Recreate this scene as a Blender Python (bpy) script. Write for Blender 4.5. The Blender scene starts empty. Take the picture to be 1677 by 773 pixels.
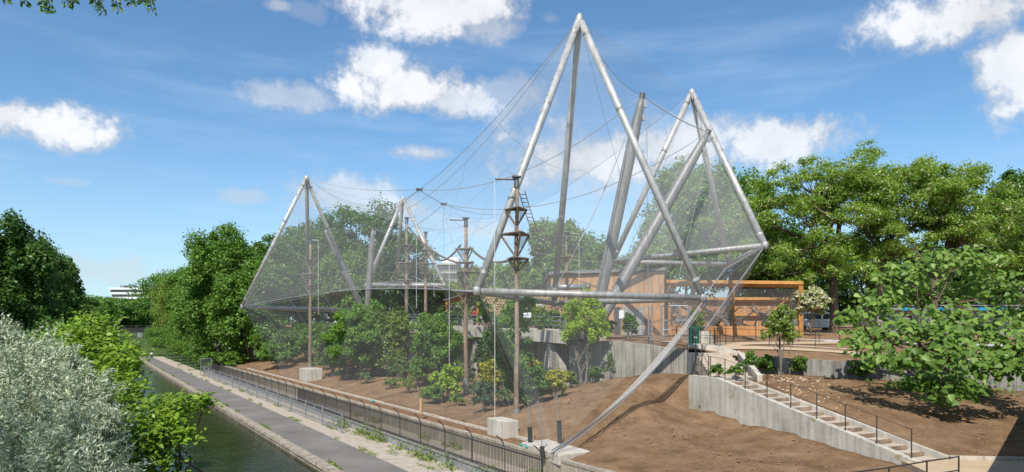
import bpy, math, random
import numpy as np
from mathutils import Vector, Matrix
C = bpy.context.scene.collection
SC = bpy.context.scene
PI = math.pi
# ------------------------------------------------------------------ camera
EYE = 6.5; F = 1100.0; CX = 838.5; HZ = 535.0
cam = bpy.data.cameras.new("camera"); cam_o = bpy.data.objects.new("camera", cam); C.objects.link(cam_o)
cam_o.location = (0, 0, EYE); cam_o.rotation_euler = (PI/2, 0, 0)
cam.sensor_width = 36; cam.lens = 36*F/1677.0; cam.shift_y = (HZ-386.5)/1677.0
cam.clip_start = 0.1; cam.clip_end = 6000
SC.camera = cam_o
SC.view_settings.view_transform = 'Standard'; SC.view_settings.look = 'None'
SC.view_settings.exposure = 0.42; SC.view_settings.gamma = 1.0
SC.cycles.transparent_max_bounces = 32; SC.cycles.max_bounces = 6
# ------------------------------------------------------------------ sun and sky
SUN_AZ = math.atan2(-0.24, -0.97)          # direction towards the sun, measured from +Y clockwise
SUN_EL = math.radians(50)
sd = Vector((math.sin(SUN_AZ)*math.cos(SUN_EL), math.cos(SUN_AZ)*math.cos(SUN_EL), math.sin(SUN_EL)))
sl = bpy.data.lights.new("sun", 'SUN'); sl.energy = 4.1; sl.angle = math.radians(0.5); sl.color = (1, .955, .88)
so = bpy.data.objects.new("sun", sl); C.objects.link(so)
so.rotation_euler = sd.to_track_quat('Z', 'Y').to_euler(); so.location = (0, -20, 60)

class NT:                                   # tiny node-tree writer
    def __init__(s, tree): s.t = tree; s.n = tree.nodes; s.l = tree.links
    def node(s, typ, **k):
        n = s.n.new(typ)
        for a, b in k.items(): setattr(n, a, b)
        return n
    def put(s, sock, v):
        if isinstance(v, bpy.types.NodeSocket): s.l.new(v, sock)
        elif v is not None:
            if isinstance(v, (tuple, list)) and len(v) == 3 and len(sock.default_value) == 4: v = (*v, 1)
            sock.default_value = v
    def math(s, op, a, b=None, c=None, clamp=False):
        n = s.node('ShaderNodeMath', operation=op); n.use_clamp = clamp
        for i, v in enumerate((a, b, c)):
            if v is not None: s.put(n.inputs[i], v)
        return n.outputs[0]
    def noise(s, vec, scale, detail=4, rough=.55, dist=0):
        n = s.node('ShaderNodeTexNoise'); s.put(n.inputs['Vector'], vec)
        n.inputs['Scale'].default_value = scale; n.inputs['Detail'].default_value = detail
        n.inputs['Roughness'].default_value = rough; n.inputs['Distortion'].default_value = dist
        return n.outputs['Fac']
    def mix(s, f, a, b, mode='MIX'):
        n = s.node('ShaderNodeMix', data_type='RGBA', blend_type=mode)
        s.put(n.inputs[0], f); s.put(n.inputs[6], a); s.put(n.inputs[7], b)
        return n.outputs[2]
    def ramp(s, f, stops):
        n = s.node('ShaderNodeValToRGB'); e = n.color_ramp.elements
        while len(e) < len(stops): e.new(0.5)
        for el, (p, c) in zip(e, stops):
            el.position = p; el.color = (*c, 1) if isinstance(c, tuple) else (c, c, c, 1)
        s.put(n.inputs[0], f); return n.outputs[0]
    def smooth(s, v, a, b):
        n = s.node('ShaderNodeMapRange', interpolation_type='SMOOTHSTEP')
        s.put(n.inputs[0], v); n.inputs[1].default_value = a; n.inputs[2].default_value = b
        return n.outputs[0]

w = bpy.data.worlds.new("World"); SC.world = w; w.use_nodes = True
def make_world():
    t = w.node_tree; t.nodes.clear(); k = NT(t)
    out = k.node('ShaderNodeOutputWorld'); bg = k.node('ShaderNodeBackground'); k.l.new(bg.outputs[0], out.inputs[0])
    bg.inputs[1].default_value = 0.128
    sky = k.node('ShaderNodeTexSky', sky_type='NISHITA'); sky.sun_disc = False
    sky.sun_elevation = SUN_EL; sky.sun_rotation = SUN_AZ
    sky.air_density = 1.0; sky.dust_density = 0.35; sky.ozone_density = 2.2; sky.altitude = 50
    tc = k.node('ShaderNodeTexCoord'); vec = tc.outputs['Generated']
    sep = k.node('ShaderNodeSeparateXYZ'); k.l.new(vec, sep.inputs[0])
    az = k.math('ARCTAN2', sep.outputs[0], sep.outputs[1])
    el = k.math('ARCSINE', sep.outputs[2])
    # domain warp gives the clouds their cauliflower edges
    n1 = k.noise(vec, 8, 12, .62); n2 = k.noise(vec, 26, 10, .68); n3 = k.noise(vec, 2.2, 5, .6)
    edge = k.math('ADD', k.math('MULTIPLY', k.math('SUBTRACT', n1, .5), 2.9), k.math('MULTIPLY', k.math('SUBTRACT', n2, .5), 2.3))
    def ang(px, py):
        x = (px-CX)/F; z = (HZ-py)/F
        return math.atan2(x, 1), math.atan2(z, math.hypot(x, 1))
    dens = None
    clouds = [(60,203,140,40,1),(150,215,50,16,.7),(665,148,100,46,1),(622,112,46,34,.9),(735,165,62,32,.8),(835,155,75,36,.42),(730,12,150,52,.95),
              (800,45,70,30,.6),(1270,232,125,44,.88),(1120,238,135,46,.85),(960,262,125,62,.85),(1600,22,160,56,.95),(1655,105,75,84,.92),
              (705,250,52,16,.75),(480,158,70,24,.5),(560,325,95,38,.62),(405,322,40,14,.4),(165,445,110,30,.45),(455,8,22,12,.5),
              (115,298,34,8,.28),(900,30,20,16,.25),(800,380,50,18,.5),(505,20,30,20,.2)]
    for px, py, hw, hh, a in clouds:
        hw *= 1.0; hh *= .88; a0, e0 = ang(px, py); a1, _ = ang(px+hw, py); _, e1 = ang(px, py-hh)
        da = k.math('DIVIDE', k.math('SUBTRACT', az, a0), abs(a1-a0))
        de = k.math('DIVIDE', k.math('SUBTRACT', el, e0), abs(e1-e0))
        r = k.math('SQRT', k.math('ADD', k.math('MULTIPLY', da, da), k.math('MULTIPLY', de, de)))
        v = k.math('SUBTRACT', 1.0, r)
        d = k.math('MULTIPLY', k.smooth(k.math('ADD', v, edge), -.36, .58), a)
        dens = d if dens is None else k.math('MAXIMUM', dens, d)
    # the rest of the sky: scattered clouds of the same kind outside the view
    away = k.smooth(sep.outputs[1], .62, .3)
    gen = k.math('MULTIPLY', k.smooth(k.math('ADD', n3, k.math('MULTIPLY', k.math('SUBTRACT', n1, .5), .4)), .52, .66), away)
    dens = k.math('MAXIMUM', dens, k.math('MULTIPLY', gen, .85))
    # thin streaks of cirrus
    mp = k.node('ShaderNodeMapping'); k.l.new(vec, mp.inputs[0]); mp.inputs['Rotation'].default_value = (0, .55, 0); mp.inputs['Scale'].default_value = (1.2, 2, 9)
    ci = k.math('MULTIPLY', k.smooth(k.noise(mp.outputs[0], 2.4, 6, .6), .45, .8), .2)
    low = k.smooth(el, .30, .0)
    tint = k.mix(1.0, sky.outputs[0], (.62, .83, .92), 'MULTIPLY')
    hazy = k.mix(k.math('MULTIPLY', low, .5), tint, (3.4, 4.4, 5.4))
    col = k.mix(ci, hazy, (4.6, 5.5, 6.4))
    shade = k.math('ADD', .66, k.math('MULTIPLY', k.smooth(k.math('ADD', dens, k.math('MULTIPLY', k.math('SUBTRACT', n1, .5), 2.2)), .3, 1.25), .34))
    cl = k.mix(1.0, (6.1, 6.15, 6.3), shade, 'MULTIPLY')
    k.l.new(k.mix(k.math('MULTIPLY', dens, .93), col, cl), bg.inputs[0])
make_world()

# ------------------------------------------------------------------ materials
MATS = {}
def mat(name, base, rough=.8, vary=.25, scale=3.0, bump=0, bump_scale=20, metal=0, col2=None, detail=6, spec=.3, streak=0, speck=None):
    if name in MATS: return MATS[name]
    m = bpy.data.materials.new(name); m.use_nodes = True; k = NT(m.node_tree)
    b = k.n['Principled BSDF']; tc = k.node('ShaderNodeTexCoord'); ob = tc.outputs['Object']
    geo = k.node('ShaderNodeNewGeometry'); pos = geo.outputs['Position']
    n = k.noise(pos, scale, detail, .62)
    dark = tuple(c*(1-vary) for c in base); lite = tuple(min(1, c*(1+vary)) for c in base)
    c2 = col2 or lite
    col = k.ramp(n, [(.25, dark), (.5, base), (.75, c2)])
    if streak:
        mp = k.node('ShaderNodeMapping'); k.l.new(pos, mp.inputs[0]); mp.inputs['Scale'].default_value = (3, 3, .16)
        st = k.ramp(k.noise(mp.outputs[0], 1.6, 6, .65), [(.38, 1-streak), (.6, 1.0)])
        col = k.mix(1, col, st, 'MULTIPLY')
    if speck:
        sp = k.smooth(k.noise(pos, speck[0], 3, .6), speck[1], speck[1]+.04)
        col = k.mix(sp, col, speck[2])
    k.put(b.inputs['Base Color'], col); b.inputs['Roughness'].default_value = rough; b.inputs['Metallic'].default_value = metal
    b.inputs['Specular IOR Level'].default_value = spec
    if bump:
        bn = k.node('ShaderNodeBump'); bn.inputs['Strength'].default_value = bump; bn.inputs['Distance'].default_value = .14 if name.startswith('soil') else .06
        k.l.new(k.noise(pos, bump_scale, 8, .68), bn.inputs['Height']); k.l.new(bn.outputs[0], b.inputs['Normal'])
    MATS[name] = m; return m
def leafmat(name, base, tip=None, var=.45, trans=.36, rough=.45):
    m = bpy.data.materials.new(name); m.use_nodes = True; k = NT(m.node_tree)
    b = k.n['Principled BSDF']; geo = k.node('ShaderNodeNewGeometry')
    tip = tip or tuple(min(1, c*1.6) for c in base)
    dk = tuple(c*(1-var) for c in base)
    r = k.math('ADD', k.math('MULTIPLY', geo.outputs['Random Per Island'], .6), k.math('MULTIPLY', k.noise(geo.outputs['Position'], .55, 3), .5))
    col = k.ramp(r, [(.2, dk), (.55, base), (.9, tip)])
    k.put(b.inputs['Base Color'], col); b.inputs['Roughness'].default_value = rough; b.inputs['Specular IOR Level'].default_value = .35
    tr = k.node('ShaderNodeBsdfTranslucent'); k.put(tr.inputs[0], k.mix(1, col, (1.15, 1.25, .55), 'MULTIPLY'))
    mx = k.node('ShaderNodeMixShader'); mx.inputs[0].default_value = trans
    k.l.new(b.outputs[0], mx.inputs[1]); k.l.new(tr.outputs[0], mx.inputs[2]); k.l.new(mx.outputs[0], k.n['Material Output'].inputs[0])
    MATS[name] = m; return m
def netmat(name, base, a, cell=0):
    m = bpy.data.materials.new(name); m.use_nodes = True; k = NT(m.node_tree)
    b = k.n['Principled BSDF']; b.inputs['Base Color'].default_value = (*base, 1); b.inputs['Roughness'].default_value = .6
    geo = k.node('ShaderNodeNewGeometry')
    al = k.math('MULTIPLY', a, k.math('ADD', .7, k.math('MULTIPLY', k.noise(geo.outputs['Position'], .35, 5, .7), .6)))
    k.put(b.inputs['Alpha'], al)
    MATS[name] = m; return m
def build_mats():
    mat('soil', (.235,.145,.082), 1, .5, .9, 1.0, 6, col2=(.335,.218,.126), detail=10, spec=.05, speck=(5, .64, (.17,.10,.06)))
    mat('soil_dry', (.28,.172,.10), 1, .3, 1.4, .8, 12, spec=.05)
    mat('mulch', (.22,.13,.075), 1, .45, 3, .8, 25, spec=.05)
    mat('grassland', (.06,.10,.03), 1, .4, .2, .4, 4, spec=.05)
    mat('asphalt', (.185,.168,.155), .95, .28, .35, .35, 40, spec=.15, speck=(45, .66, (.2,.19,.18)))
    mat('gravel', (.42,.36,.29), 1, .28, 2.2, .5, 30, spec=.1)
    mat('sand_path', (.48,.36,.24), 1, .16, .8, .3, 20, spec=.1)
    mat('pale_road', (.42,.41,.40), .9, .15, .7, .2, 20)
    mat('concrete', (.37,.345,.295), .92, .3, 1.1, .3, 9, spec=.2, streak=.4)
    mat('concrete_stained', (.52,.48,.41), .92, .38, .7, .35, 7, spec=.2, streak=.28, col2=(.60,.57,.50), speck=(.9, .60, (.36,.30,.21)))
    mat('concrete_tan', (.40,.345,.27), .95, .25, 1.2, .3, 10, spec=.15, streak=.35); mat('concrete_pale', (.54,.49,.415), .92, .2, 1.6, .25, 12, spec=.2, streak=.25)
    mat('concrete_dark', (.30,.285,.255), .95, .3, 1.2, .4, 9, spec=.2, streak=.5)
    mat('tread', (.46,.38,.30), .95, .25, 2.5, .3, 14)
    mat('coping', (.34,.29,.225), .95, .45, 2.4, .9, 8, spec=.15)
    mat('ragstone', (.27,.275,.275), .95, .4, 3, .8, 7)
    mat('alu', (.49,.48,.46), .45, .24, 1.6, .12, 14, metal=.2, spec=.5, streak=.22)
    mat('alu_grey', (.39,.38,.36), .5, .32, 1.4, .15, 14, metal=.25, streak=.3)
    mat('steel_strut', (.27,.262,.25), .5, .2, 1.4, .15, 14, metal=.25, streak=.3)
    mat('steel_dark', (.16,.16,.16), .5, .2, 4, metal=.6)
    mat('galv', (.34,.35,.36), .5, .15, 4, metal=.6)
    mat('black_paint', (.045,.044,.043), .5, .25, 4)
    mat('cable', (.36,.355,.35), .55, .15, 4, metal=.4)
    mat('rope', (.16,.12,.085), .95, .3, 9)
    mat('white_rope', (.68,.67,.64), .8, .1, 4)
    mat('bark', (.145,.105,.078), 1, .4, 3, .9, 9, spec=.05)
    mat('bark_grey', (.2,.175,.15), 1, .4, 3, .8, 9, spec=.05)
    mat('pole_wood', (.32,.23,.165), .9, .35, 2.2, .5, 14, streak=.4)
    mat('deck_wood', (.19,.145,.112), .9, .35, 4, .4, 16)
    mat('larch', (.52,.25,.10), .75, .16, 1.0, .2, 10, streak=.18)
    mat('larch_pale', (.54,.33,.185), .8, .14, 1.0, .2, 10, streak=.15)
    mat('glulam', (.43,.205,.055), .6, .22, 1.5, .2, 10, streak=.2)
    mat('log_end', (.45,.32,.18), .9, .4, 7, .3, 14)
    mat('roof_grey', (.2,.2,.2), .8, .2, 1)
    mat('white_paint', (.78,.78,.77), .5, .05, 2)
    mat('dark_glass', (.05,.06,.07), .12, .2, 1, spec=.6)
    mat('flat_band', (.42,.40,.37), .9, .1, .5); mat('brick_grey', (.27,.24,.215), .9, .15, .5)
    mat('blue_paint', (.02,.25,.45), .5, .1, 2)
    mat('bin_green', (.012,.10,.055), .45, .15, 3)
    mat('tyre', (.02,.02,.02), .9, .2, 3)
    mat('red_cloth', (.42,.05,.05), .9, .2, 4); mat('dark_cloth', (.03,.035,.05), .9, .3, 4); mat('pale_cloth', (.6,.58,.55), .9, .1, 4)
    mat('skin', (.45,.27,.19), .6, .1, 6); mat('hair', (.05,.03,.02), .7, .2, 8)
    mat('orange_net', (.6,.14,.03), .8, .2, 4); mat('teal_cap', (.05,.36,.30), .5, .1, 3)
    leafmat('lf_mid', (0.125,0.234,0.033)); leafmat('lf_dark', (0.091,0.183,0.033)); leafmat('lf_deep', (.075,.150,.028))
    leafmat('lf_grey', (0.132,0.202,0.066)); leafmat('lf_bright', (.19,.32,.03), (.32,.42,.05)); leafmat('lf_fresh', (.155,.275,.042), trans=.42); leafmat('lf_lime', (.36,.52,.035), (.50,.58,.06), trans=.45); leafmat('lf_yellow', (.36,.36,.03), (.55,.5,.06))
    leafmat('lf_olive', (0.185,0.254,0.044)); leafmat('lf_robinia', (.225,.36,.048), (.36,.46,.08), trans=.5); leafmat('lf_cream', (.62,.58,.40), (.75,.72,.55), .25)
    leafmat('lf_silver', (.40,.455,.31), (.64,.68,.52), .35, .2); leafmat('lf_catalpa', (.15,.26,.042), (.26,.37,.07), .5, .35)
    leafmat('lf_dry', (.24,.15,.08)); leafmat('lf_blue', (.10,.16,.10))
    netmat('net', (.64,.64,.63), .098); netmat('net_low', (.58,.58,.56), .06); netmat('net_thin', (.62,.62,.60), .04); netmat('net_dense', (.50,.49,.47), .30); netmat('net_rope', (.2,.15,.11), .5); netmat('net_mesh', (.36,.36,.35), .10); netmat('net_gather', (.46,.44,.41), .62)
build_mats()
def water_mat():
    m = bpy.data.materials.new('canal_water'); m.use_nodes = True; k = NT(m.node_tree); b = k.n['Principled BSDF']
    geo = k.node('ShaderNodeNewGeometry'); n = k.noise(geo.outputs['Position'], .35, 4)
    k.put(b.inputs['Base Color'], k.ramp(n, [(.3, (.014,.020,.009)), (.7, (.026,.032,.013))]))
    b.inputs['Roughness'].default_value = .08; b.inputs['IOR'].default_value = 1.33; b.inputs['Specular IOR Level'].default_value = .5
    mp = k.node('ShaderNodeMapping'); k.l.new(geo.outputs['Position'], mp.inputs[0]); mp.inputs['Rotation'].default_value = (0,0,.4); mp.inputs['Scale'].default_value = (1, 2.2, 1)
    h = k.math('ADD', k.noise(mp.outputs[0], 1.3, 3, .5), k.math('MULTIPLY', k.noise(mp.outputs[0], 5.5, 3, .5), .25))
    bn = k.node('ShaderNodeBump'); bn.inputs['Strength'].default_value = .22; bn.inputs['Distance'].default_value = .12
    k.l.new(h, bn.inputs['Height']); k.l.new(bn.outputs[0], b.inputs['Normal']); MATS['water'] = m
water_mat()

# ------------------------------------------------------------------ geometry helpers
def P(px, py, D):                           # photo bearing and a real distance -> a place in the world
    return Vector(((px-CX)/F*D, D, EYE-(py-HZ)/F*D))
DU = Vector((-.537, .843, 0)).normalized(); DV = Vector((.843, .537, 0)).normalized()
def UV(u, v, z=0.0): return Vector((-8, 30, 0)) + DU*u + DV*v + Vector((0, 0, z))
def props(o, label=None, cat=None, group=None, kind=None):
    if label: o['label'] = label
    if cat: o['category'] = cat
    if group: o['group'] = group
    if kind: o['kind'] = kind
    return o
def thing(name, label, cat, loc, group=None, rz=0):
    o = bpy.data.objects.new(name, None); o.empty_display_size = .3; C.objects.link(o)
    o.location = loc; o.rotation_euler = (0, 0, rz)
    return props(o, label, cat, group)
def world_loc(o):
    p = Vector((0, 0, 0))
    while o is not None: p += o.location; o = o.parent
    return p
def link(name, me, parent=None, kind=None, at=None):
    o = bpy.data.objects.new(name, me); C.objects.link(o)
    if parent is not None: o.parent = parent
    if at is not None: o.location = Vector(at) - (world_loc(parent) if parent is not None else Vector((0,0,0)))
    if kind: o['kind'] = kind
    return o
class MB:
    def __init__(s): s.v = []; s.f = []
    def add(s, vs, fs):
        b = len(s.v); s.v += [tuple(x) for x in vs]; s.f += [tuple(b+i for i in f) for f in fs]; return s
    def box(s, c, size, rz=0, rx=0, ry=0):
        hx, hy, hz = (q/2 for q in size); M = Matrix.Rotation(rz, 3, 'Z') @ Matrix.Rotation(ry, 3, 'Y') @ Matrix.Rotation(rx, 3, 'X'); c = Vector(c)
        vs = [c + M @ Vector((x*hx, y*hy, z*hz)) for z in (-1, 1) for x, y in ((-1,-1),(1,-1),(1,1),(-1,1))]
        return s.add(vs, [(3,2,1,0),(4,5,6,7),(0,1,5,4),(1,2,6,5),(2,3,7,6),(3,0,4,7)])
    def tube(s, pts, r, n=8, cap=True):
        pts = [Vector(p) for p in pts]; m = len(pts)
        rr = r if isinstance(r, (list, tuple)) else [r]*m
        vs = []; up = None
        for i, p in enumerate(pts):
            d = (pts[min(i+1, m-1)] - pts[max(i-1, 0)])
            d = d.normalized() if d.length > 1e-9 else Vector((0,0,1))
            if up is None: up = Vector((0,0,1)) if abs(d.z) < .9 else Vector((1,0,0))
            a = d.cross(up); a = a.normalized() if a.length > 1e-6 else d.orthogonal().normalized()
            b = d.cross(a).normalized(); up = -b if False else up
            vs += [p + (a*math.cos(2*PI*j/n) + b*math.sin(2*PI*j/n))*rr[i] for j in range(n)]
        fs = [(i*n+j, i*n+(j+1)%n, (i+1)*n+(j+1)%n, (i+1)*n+j) for i in range(m-1) for j in range(n)]
        if cap: fs += [tuple(range(n-1, -1, -1)), tuple((m-1)*n+j for j in range(n))]
        return s.add(vs, fs)
    def prism(s, poly, z0, z1):                 # poly: xy list counter-clockwise; z0, z1 numbers or lists
        n = len(poly); a = z0 if isinstance(z0, (list, tuple)) else [z0]*n; b = z1 if isinstance(z1, (list, tuple)) else [z1]*n
        vs = [(p[0], p[1], a[i]) for i, p in enumerate(poly)] + [(p[0], p[1], b[i]) for i, p in enumerate(poly)]
        return s.add(vs, [tuple(range(n-1, -1, -1)), tuple(range(n, 2*n))] + [(i, (i+1)%n, n+(i+1)%n, n+i) for i in range(n)])
    def mesh(s, name, m, smooth=False, off=(0,0,0)):
        me = bpy.data.meshes.new(name); off = Vector(off)
        me.from_pydata([tuple(Vector(q)-off) for q in s.v], [], s.f); me.update()
        if m: me.materials.append(MATS[m])
        if smooth: me.polygons.foreach_set('use_smooth', [True]*len(me.polygons))
        return me
    def build(s, name, m, parent=None, smooth=False, kind=None, at=None, bevel=0):
        off = Vector(at) if at is not None else (world_loc(parent) if parent is not None else Vector((0,0,0)))
        o = link(name, s.mesh(name, m, smooth, off), parent, kind)
        if at is not None: o.location = off - (world_loc(parent) if parent is not None else Vector((0,0,0)))
        if bevel:
            bm = o.modifiers.new('bevel', 'BEVEL'); bm.width = bevel; bm.segments = 2; bm.limit_method = 'ANGLE'
        return o
def copy_tree(o, parent=None):
    c = o.copy(); C.objects.link(c)
    if parent is not None: c.parent = parent
    for ch in list(o.children): copy_tree(ch, c)
    return c
def lerp(a, b, t): return a + (b-a)*t
def catenary(a, b, sag, n=14):
    a = Vector(a); b = Vector(b)
    return [a.lerp(b, i/n) - Vector((0, 0, sag*4*(i/n)*(1-i/n))) for i in range(n+1)]
def tps(pts, lam=1e-3):
    p = np.array(pts, float); n = len(p); xy = p[:, :2]
    def U(d2): return np.where(d2 > 1e-12, d2*np.log(np.maximum(d2, 1e-12)), 0)
    d2 = ((xy[:, None]-xy[None])**2).sum(-1); K = U(d2)+np.eye(n)*lam*100
    Q = np.hstack([np.ones((n,1)), xy]); A = np.block([[K, Q], [Q.T, np.zeros((3,3))]])
    s = np.linalg.solve(A, np.concatenate([p[:, 2], np.zeros(3)]))
    def f(x, y):
        x = np.asarray(x, float); y = np.asarray(y, float)
        dd = (x[..., None]-xy[:, 0])**2 + (y[..., None]-xy[:, 1])**2
        return U(dd) @ s[:n] + s[n] + s[n+1]*x + s[n+2]*y
    return f
def wobble(x, y, a, L):
    return a*(np.sin(x/L+1.3*np.sin(y/L*.7)) * np.cos(y/L*1.1+.8*np.sin(x/L*.6)) + .5*np.sin(x/L*2.3+y/L*1.7) + .28*np.sin(x/L*5.1-y/L*4.3+1))
def grid_mesh(name, X, Y, Z, m, keep=None, kind='structure', parent=None):
    nx, ny = X.shape
    idx = np.arange(nx*ny).reshape(nx, ny)
    q = np.stack([idx[:-1, :-1], idx[1:, :-1], idx[1:, 1:], idx[:-1, 1:]], -1).reshape(-1, 4)
    if keep is not None:
        kc = keep[:-1, :-1] & keep[1:, :-1] & keep[1:, 1:] & keep[:-1, 1:]; q = q[kc.reshape(-1)]
    me = bpy.data.meshes.new(name)
    me.from_pydata(np.stack([X, Y, Z], -1).reshape(-1, 3).tolist(), [], q.tolist()); me.update()
    me.materials.append(MATS[m]); me.polygons.foreach_set('use_smooth', [True]*len(me.polygons))
    if len(me.polygons) and me.polygons[0].normal.z < 0: me.flip_normals()
    return link(name, me, parent, kind)

# ------------------------------------------------------------------ foliage
def quads(name, c, nrm, L, W, m, rng, parent=None, kind=None, m2=None, frac2=0, droop=0, tdir=None):
    n = len(c); t = rng.normal(size=(n, 3)) if tdir is None else tdir + rng.normal(size=(n, 3))*.35
    t[:, 2] -= droop
    nrm = nrm/np.maximum(np.linalg.norm(nrm, axis=1, keepdims=True), 1e-6)
    t -= nrm*(t*nrm).sum(1, keepdims=True); t /= np.maximum(np.linalg.norm(t, axis=1, keepdims=True), 1e-6)
    s = np.cross(nrm, t); sc = (.65+.7*rng.random((n, 1)))
    l = L*sc; wd = W*sc
    v = np.stack([c-t*l*.5, c+s*wd*.5-t*l*.05+nrm*wd*.12, c+t*l*.5-nrm*l*.12, c-s*wd*.5-t*l*.05+nrm*wd*.12], 1).reshape(-1, 3)
    off = np.array(world_loc(parent)) if parent is not None else np.zeros(3)
    v = (v-off).astype(np.float32)
    me = bpy.data.meshes.new(name); me.vertices.add(4*n); me.vertices.foreach_set('co', v.ravel())
    me.loops.add(4*n); me.loops.foreach_set('vertex_index', np.arange(4*n, dtype=np.int32))
    me.polygons.add(n); me.polygons.foreach_set('loop_start', np.arange(0, 4*n, 4, dtype=np.int32))
    me.materials.append(MATS[m])
    if m2:
        me.materials.append(MATS[m2]); me.polygons.foreach_set('material_index', (rng.random(n) < frac2).astype(np.int32))
    me.update(calc_edges=True)
    return link(name, me, parent, kind)
def lump_leaves(lumps, n, rng, sub=9, flat=1.0, shell=.55, subr=.42):
    L = np.array(lumps, float)                                      # x y z rx ry rz
    wgt = (L[:, 3]*L[:, 4])**.9; wgt /= wgt.sum()
    subs = []
    for i, l in enumerate(L):
        k = max(4, int(sub))
        d = rng.normal(size=(k, 3)); d[:, 2] = np.abs(d[:, 2])*.95-.28; d /= np.linalg.norm(d, axis=1, keepdims=True)
        ce = l[:3] + d*l[3:]*(.62+.28*rng.random((k, 1)))
        rr = l[3:]*(subr*(.65+.7*rng.random((k, 1))))*np.array([1, 1, flat])
        subs.append(np.hstack([ce, rr, np.full((k, 1), wgt[i]/k)]))
    S = np.vstack(subs)
    pick = rng.choice(len(S), n, p=S[:, 6]/S[:, 6].sum())
    d = rng.normal(size=(n, 3)); d[:, 2] = np.where(d[:, 2] < 0, d[:, 2]*.55, d[:, 2]); d /= np.linalg.norm(d, axis=1, keepdims=True)
    rad = 1-shell*rng.random((n, 1))**1.6
    c = S[pick, :3] + d*S[pick, 3:6]*rad*(1+.16*rng.normal(size=(n, 1)))
    nr = d*.75 + rng.normal(size=(n, 3))*.5 + np.array([0, -.05, .45])
    return c, nr
def auto_lumps(c, r, k, rng, rel=.42, bottom=-.45, asym=.15):
    out = []
    for i in range(k):
        z = bottom + (1-bottom)*((i+.5)/k); a = i*2.39996 + rng.random()*.9
        q = math.sqrt(max(0.02, 1-z*z))*(.72+.16*rng.normal()*asym*4)
        s = rel*(.75+.5*rng.random())
        out.append((c[0]+r[0]*q*math.cos(a)*.8, c[1]+r[1]*q*math.sin(a)*.8, c[2]+r[2]*z*.74, r[0]*s, r[1]*s, r[2]*s*.9))
    out.append((c[0], c[1], c[2], r[0]*.55, r[1]*.55, r[2]*.6))
    return out
def limb_path(a, b, rng, n=4, bend=.12):
    a = Vector(a); b = Vector(b); L = (b-a).length
    pts = [a]
    for i in range(1, n):
        t = i/n; pts.append(a.lerp(b, t) + Vector((rng.normal(), rng.normal(), .5*rng.normal()+1.2*math.sin(PI*t)))*bend*L*.5)
    return pts+[b]
SEED = [100]
def tree(name, label, cat, base, h, cr, n, leaf, m, trunk=.3, cz=.62, rzf=.4, k=12, group=None, bark='bark', rel=.42, m2=None, frac2=0, ratio=.6, lean=(0,0),
         stems=1, sub=9, droop=0, limbs=9, foliage='crown', bottom=-.5, flat=1.0, shell=.55, subr=.42):
    SEED[0] += 1; rng = np.random.default_rng(SEED[0]); base = Vector(base)
    t = thing(name, label, cat, base, group)
    c = (base.x+lean[0], base.y+lean[1], base.z+h*cz); r = (cr, cr, h*rzf)
    lumps = auto_lumps(c, r, k, rng, rel, bottom)
    mb = MB(); fork = base.z + h*max(.12, cz-rzf*.85)
    for s in range(stems):
        ox, oy = (0, 0) if stems == 1 else (trunk*2.5*math.cos(s*2.4), trunk*2.5*math.sin(s*2.4))
        top = Vector((base.x+ox*2+lean[0]*.7, base.y+oy*2+lean[1]*.7, base.z+h*(cz+rzf*.35)))
        b0 = Vector((base.x+ox, base.y+oy, base.z-.25))
        path = [b0, b0+Vector((0, 0, .25+.03*h))] + limb_path(b0+Vector((0,0,.25+.08*h)), top, rng, 5, .05)
        nn = len(path); mb.tube(path, [trunk*1.35, trunk*1.05]+[trunk*(1-.8*i/(nn-3)) for i in range(nn-2)], 8)
        for j in range(limbs):
            l = lumps[int(rng.integers(len(lumps)))]; f = Vector(path[2+int(rng.integers(0, 3))])
            mb.tube(limb_path(f, l[:3], rng, 4, .1), [trunk*.5, trunk*.38, trunk*.26, trunk*.17, trunk*.07], 5, cap=False)
    mb.build('trunk' if h > 3 else 'stem', bark, t, smooth=True)
    cc, nr = lump_leaves(lumps, n, rng, sub, flat, shell, subr)
    quads(foliage, cc, nr, leaf, leaf*ratio, m, rng, t, None, m2, frac2, droop)
    return t
def shrub(name, label, base, h, cr, n, leaf, m, group=None, **kw):
    a = dict(trunk=.05, cz=.54, rzf=.46, k=9, bark='bark_grey', foliage='foliage', limbs=6, stems=2, bottom=-.8); a.update(kw)
    return tree(name, label, a.pop('cat', 'shrub'), base, h, cr, n, leaf, m, group=group, **a)

# ================================================================== THE GROUND
def on(px, py, z): return P(px, py, (EYE-z)*F/(py-HZ))              # the point of height z seen on a bearing below the horizon
low_pts = []
def lp(p, z=None): low_pts.append((p[0], p[1], p[2] if z is None else z))
for u in (-30, -20, -12, -5, 5, 15, 25, 40, 55, 75):
    lp(UV(u, 8.0, 1.2)); 
for u in (5, 20, 35, 50, 70):
    lp(UV(u, 10.5, 1.5)); lp(UV(u, 13.5, 2.0)); lp(UV(u, 17, 2.6)); lp(UV(u, 22, 3.4)); lp(UV(u, 40, 3.6))
for p in ((3.6,42.5,2.75),(6.5,41,3.3),(10,38.8,3.75),(8.2,37.6,3.7),(9.0,34.8,2.2),(10.7,31,2.0),(12.5,27,1.78),(14.2,23,1.55),(8,24,1.45),(2,25,1.1),(-2,22,.9),
          (5,31,2.2),(6.5,33.5,2.75),(12.2,32.5,3.3),(13.8,29,2.62),(15.8,24.4,1.72),(15,20,1.5),(22,22,1.7),(30,24,1.8),(19,25.5,1.9),(20,30,2.55),(14,38,3.8),(17.5,37.4,3.65),(22,35.6,3.45),(17,33.5,3.25),
          (26,34.8,3.1),(27,30,2.5),(33,30,2.6),(42,30,2.8),(0,33,1.5),(11.5,36,3.55),(12,44,3.4),(25,44,3.4)):
    lp(p)
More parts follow.
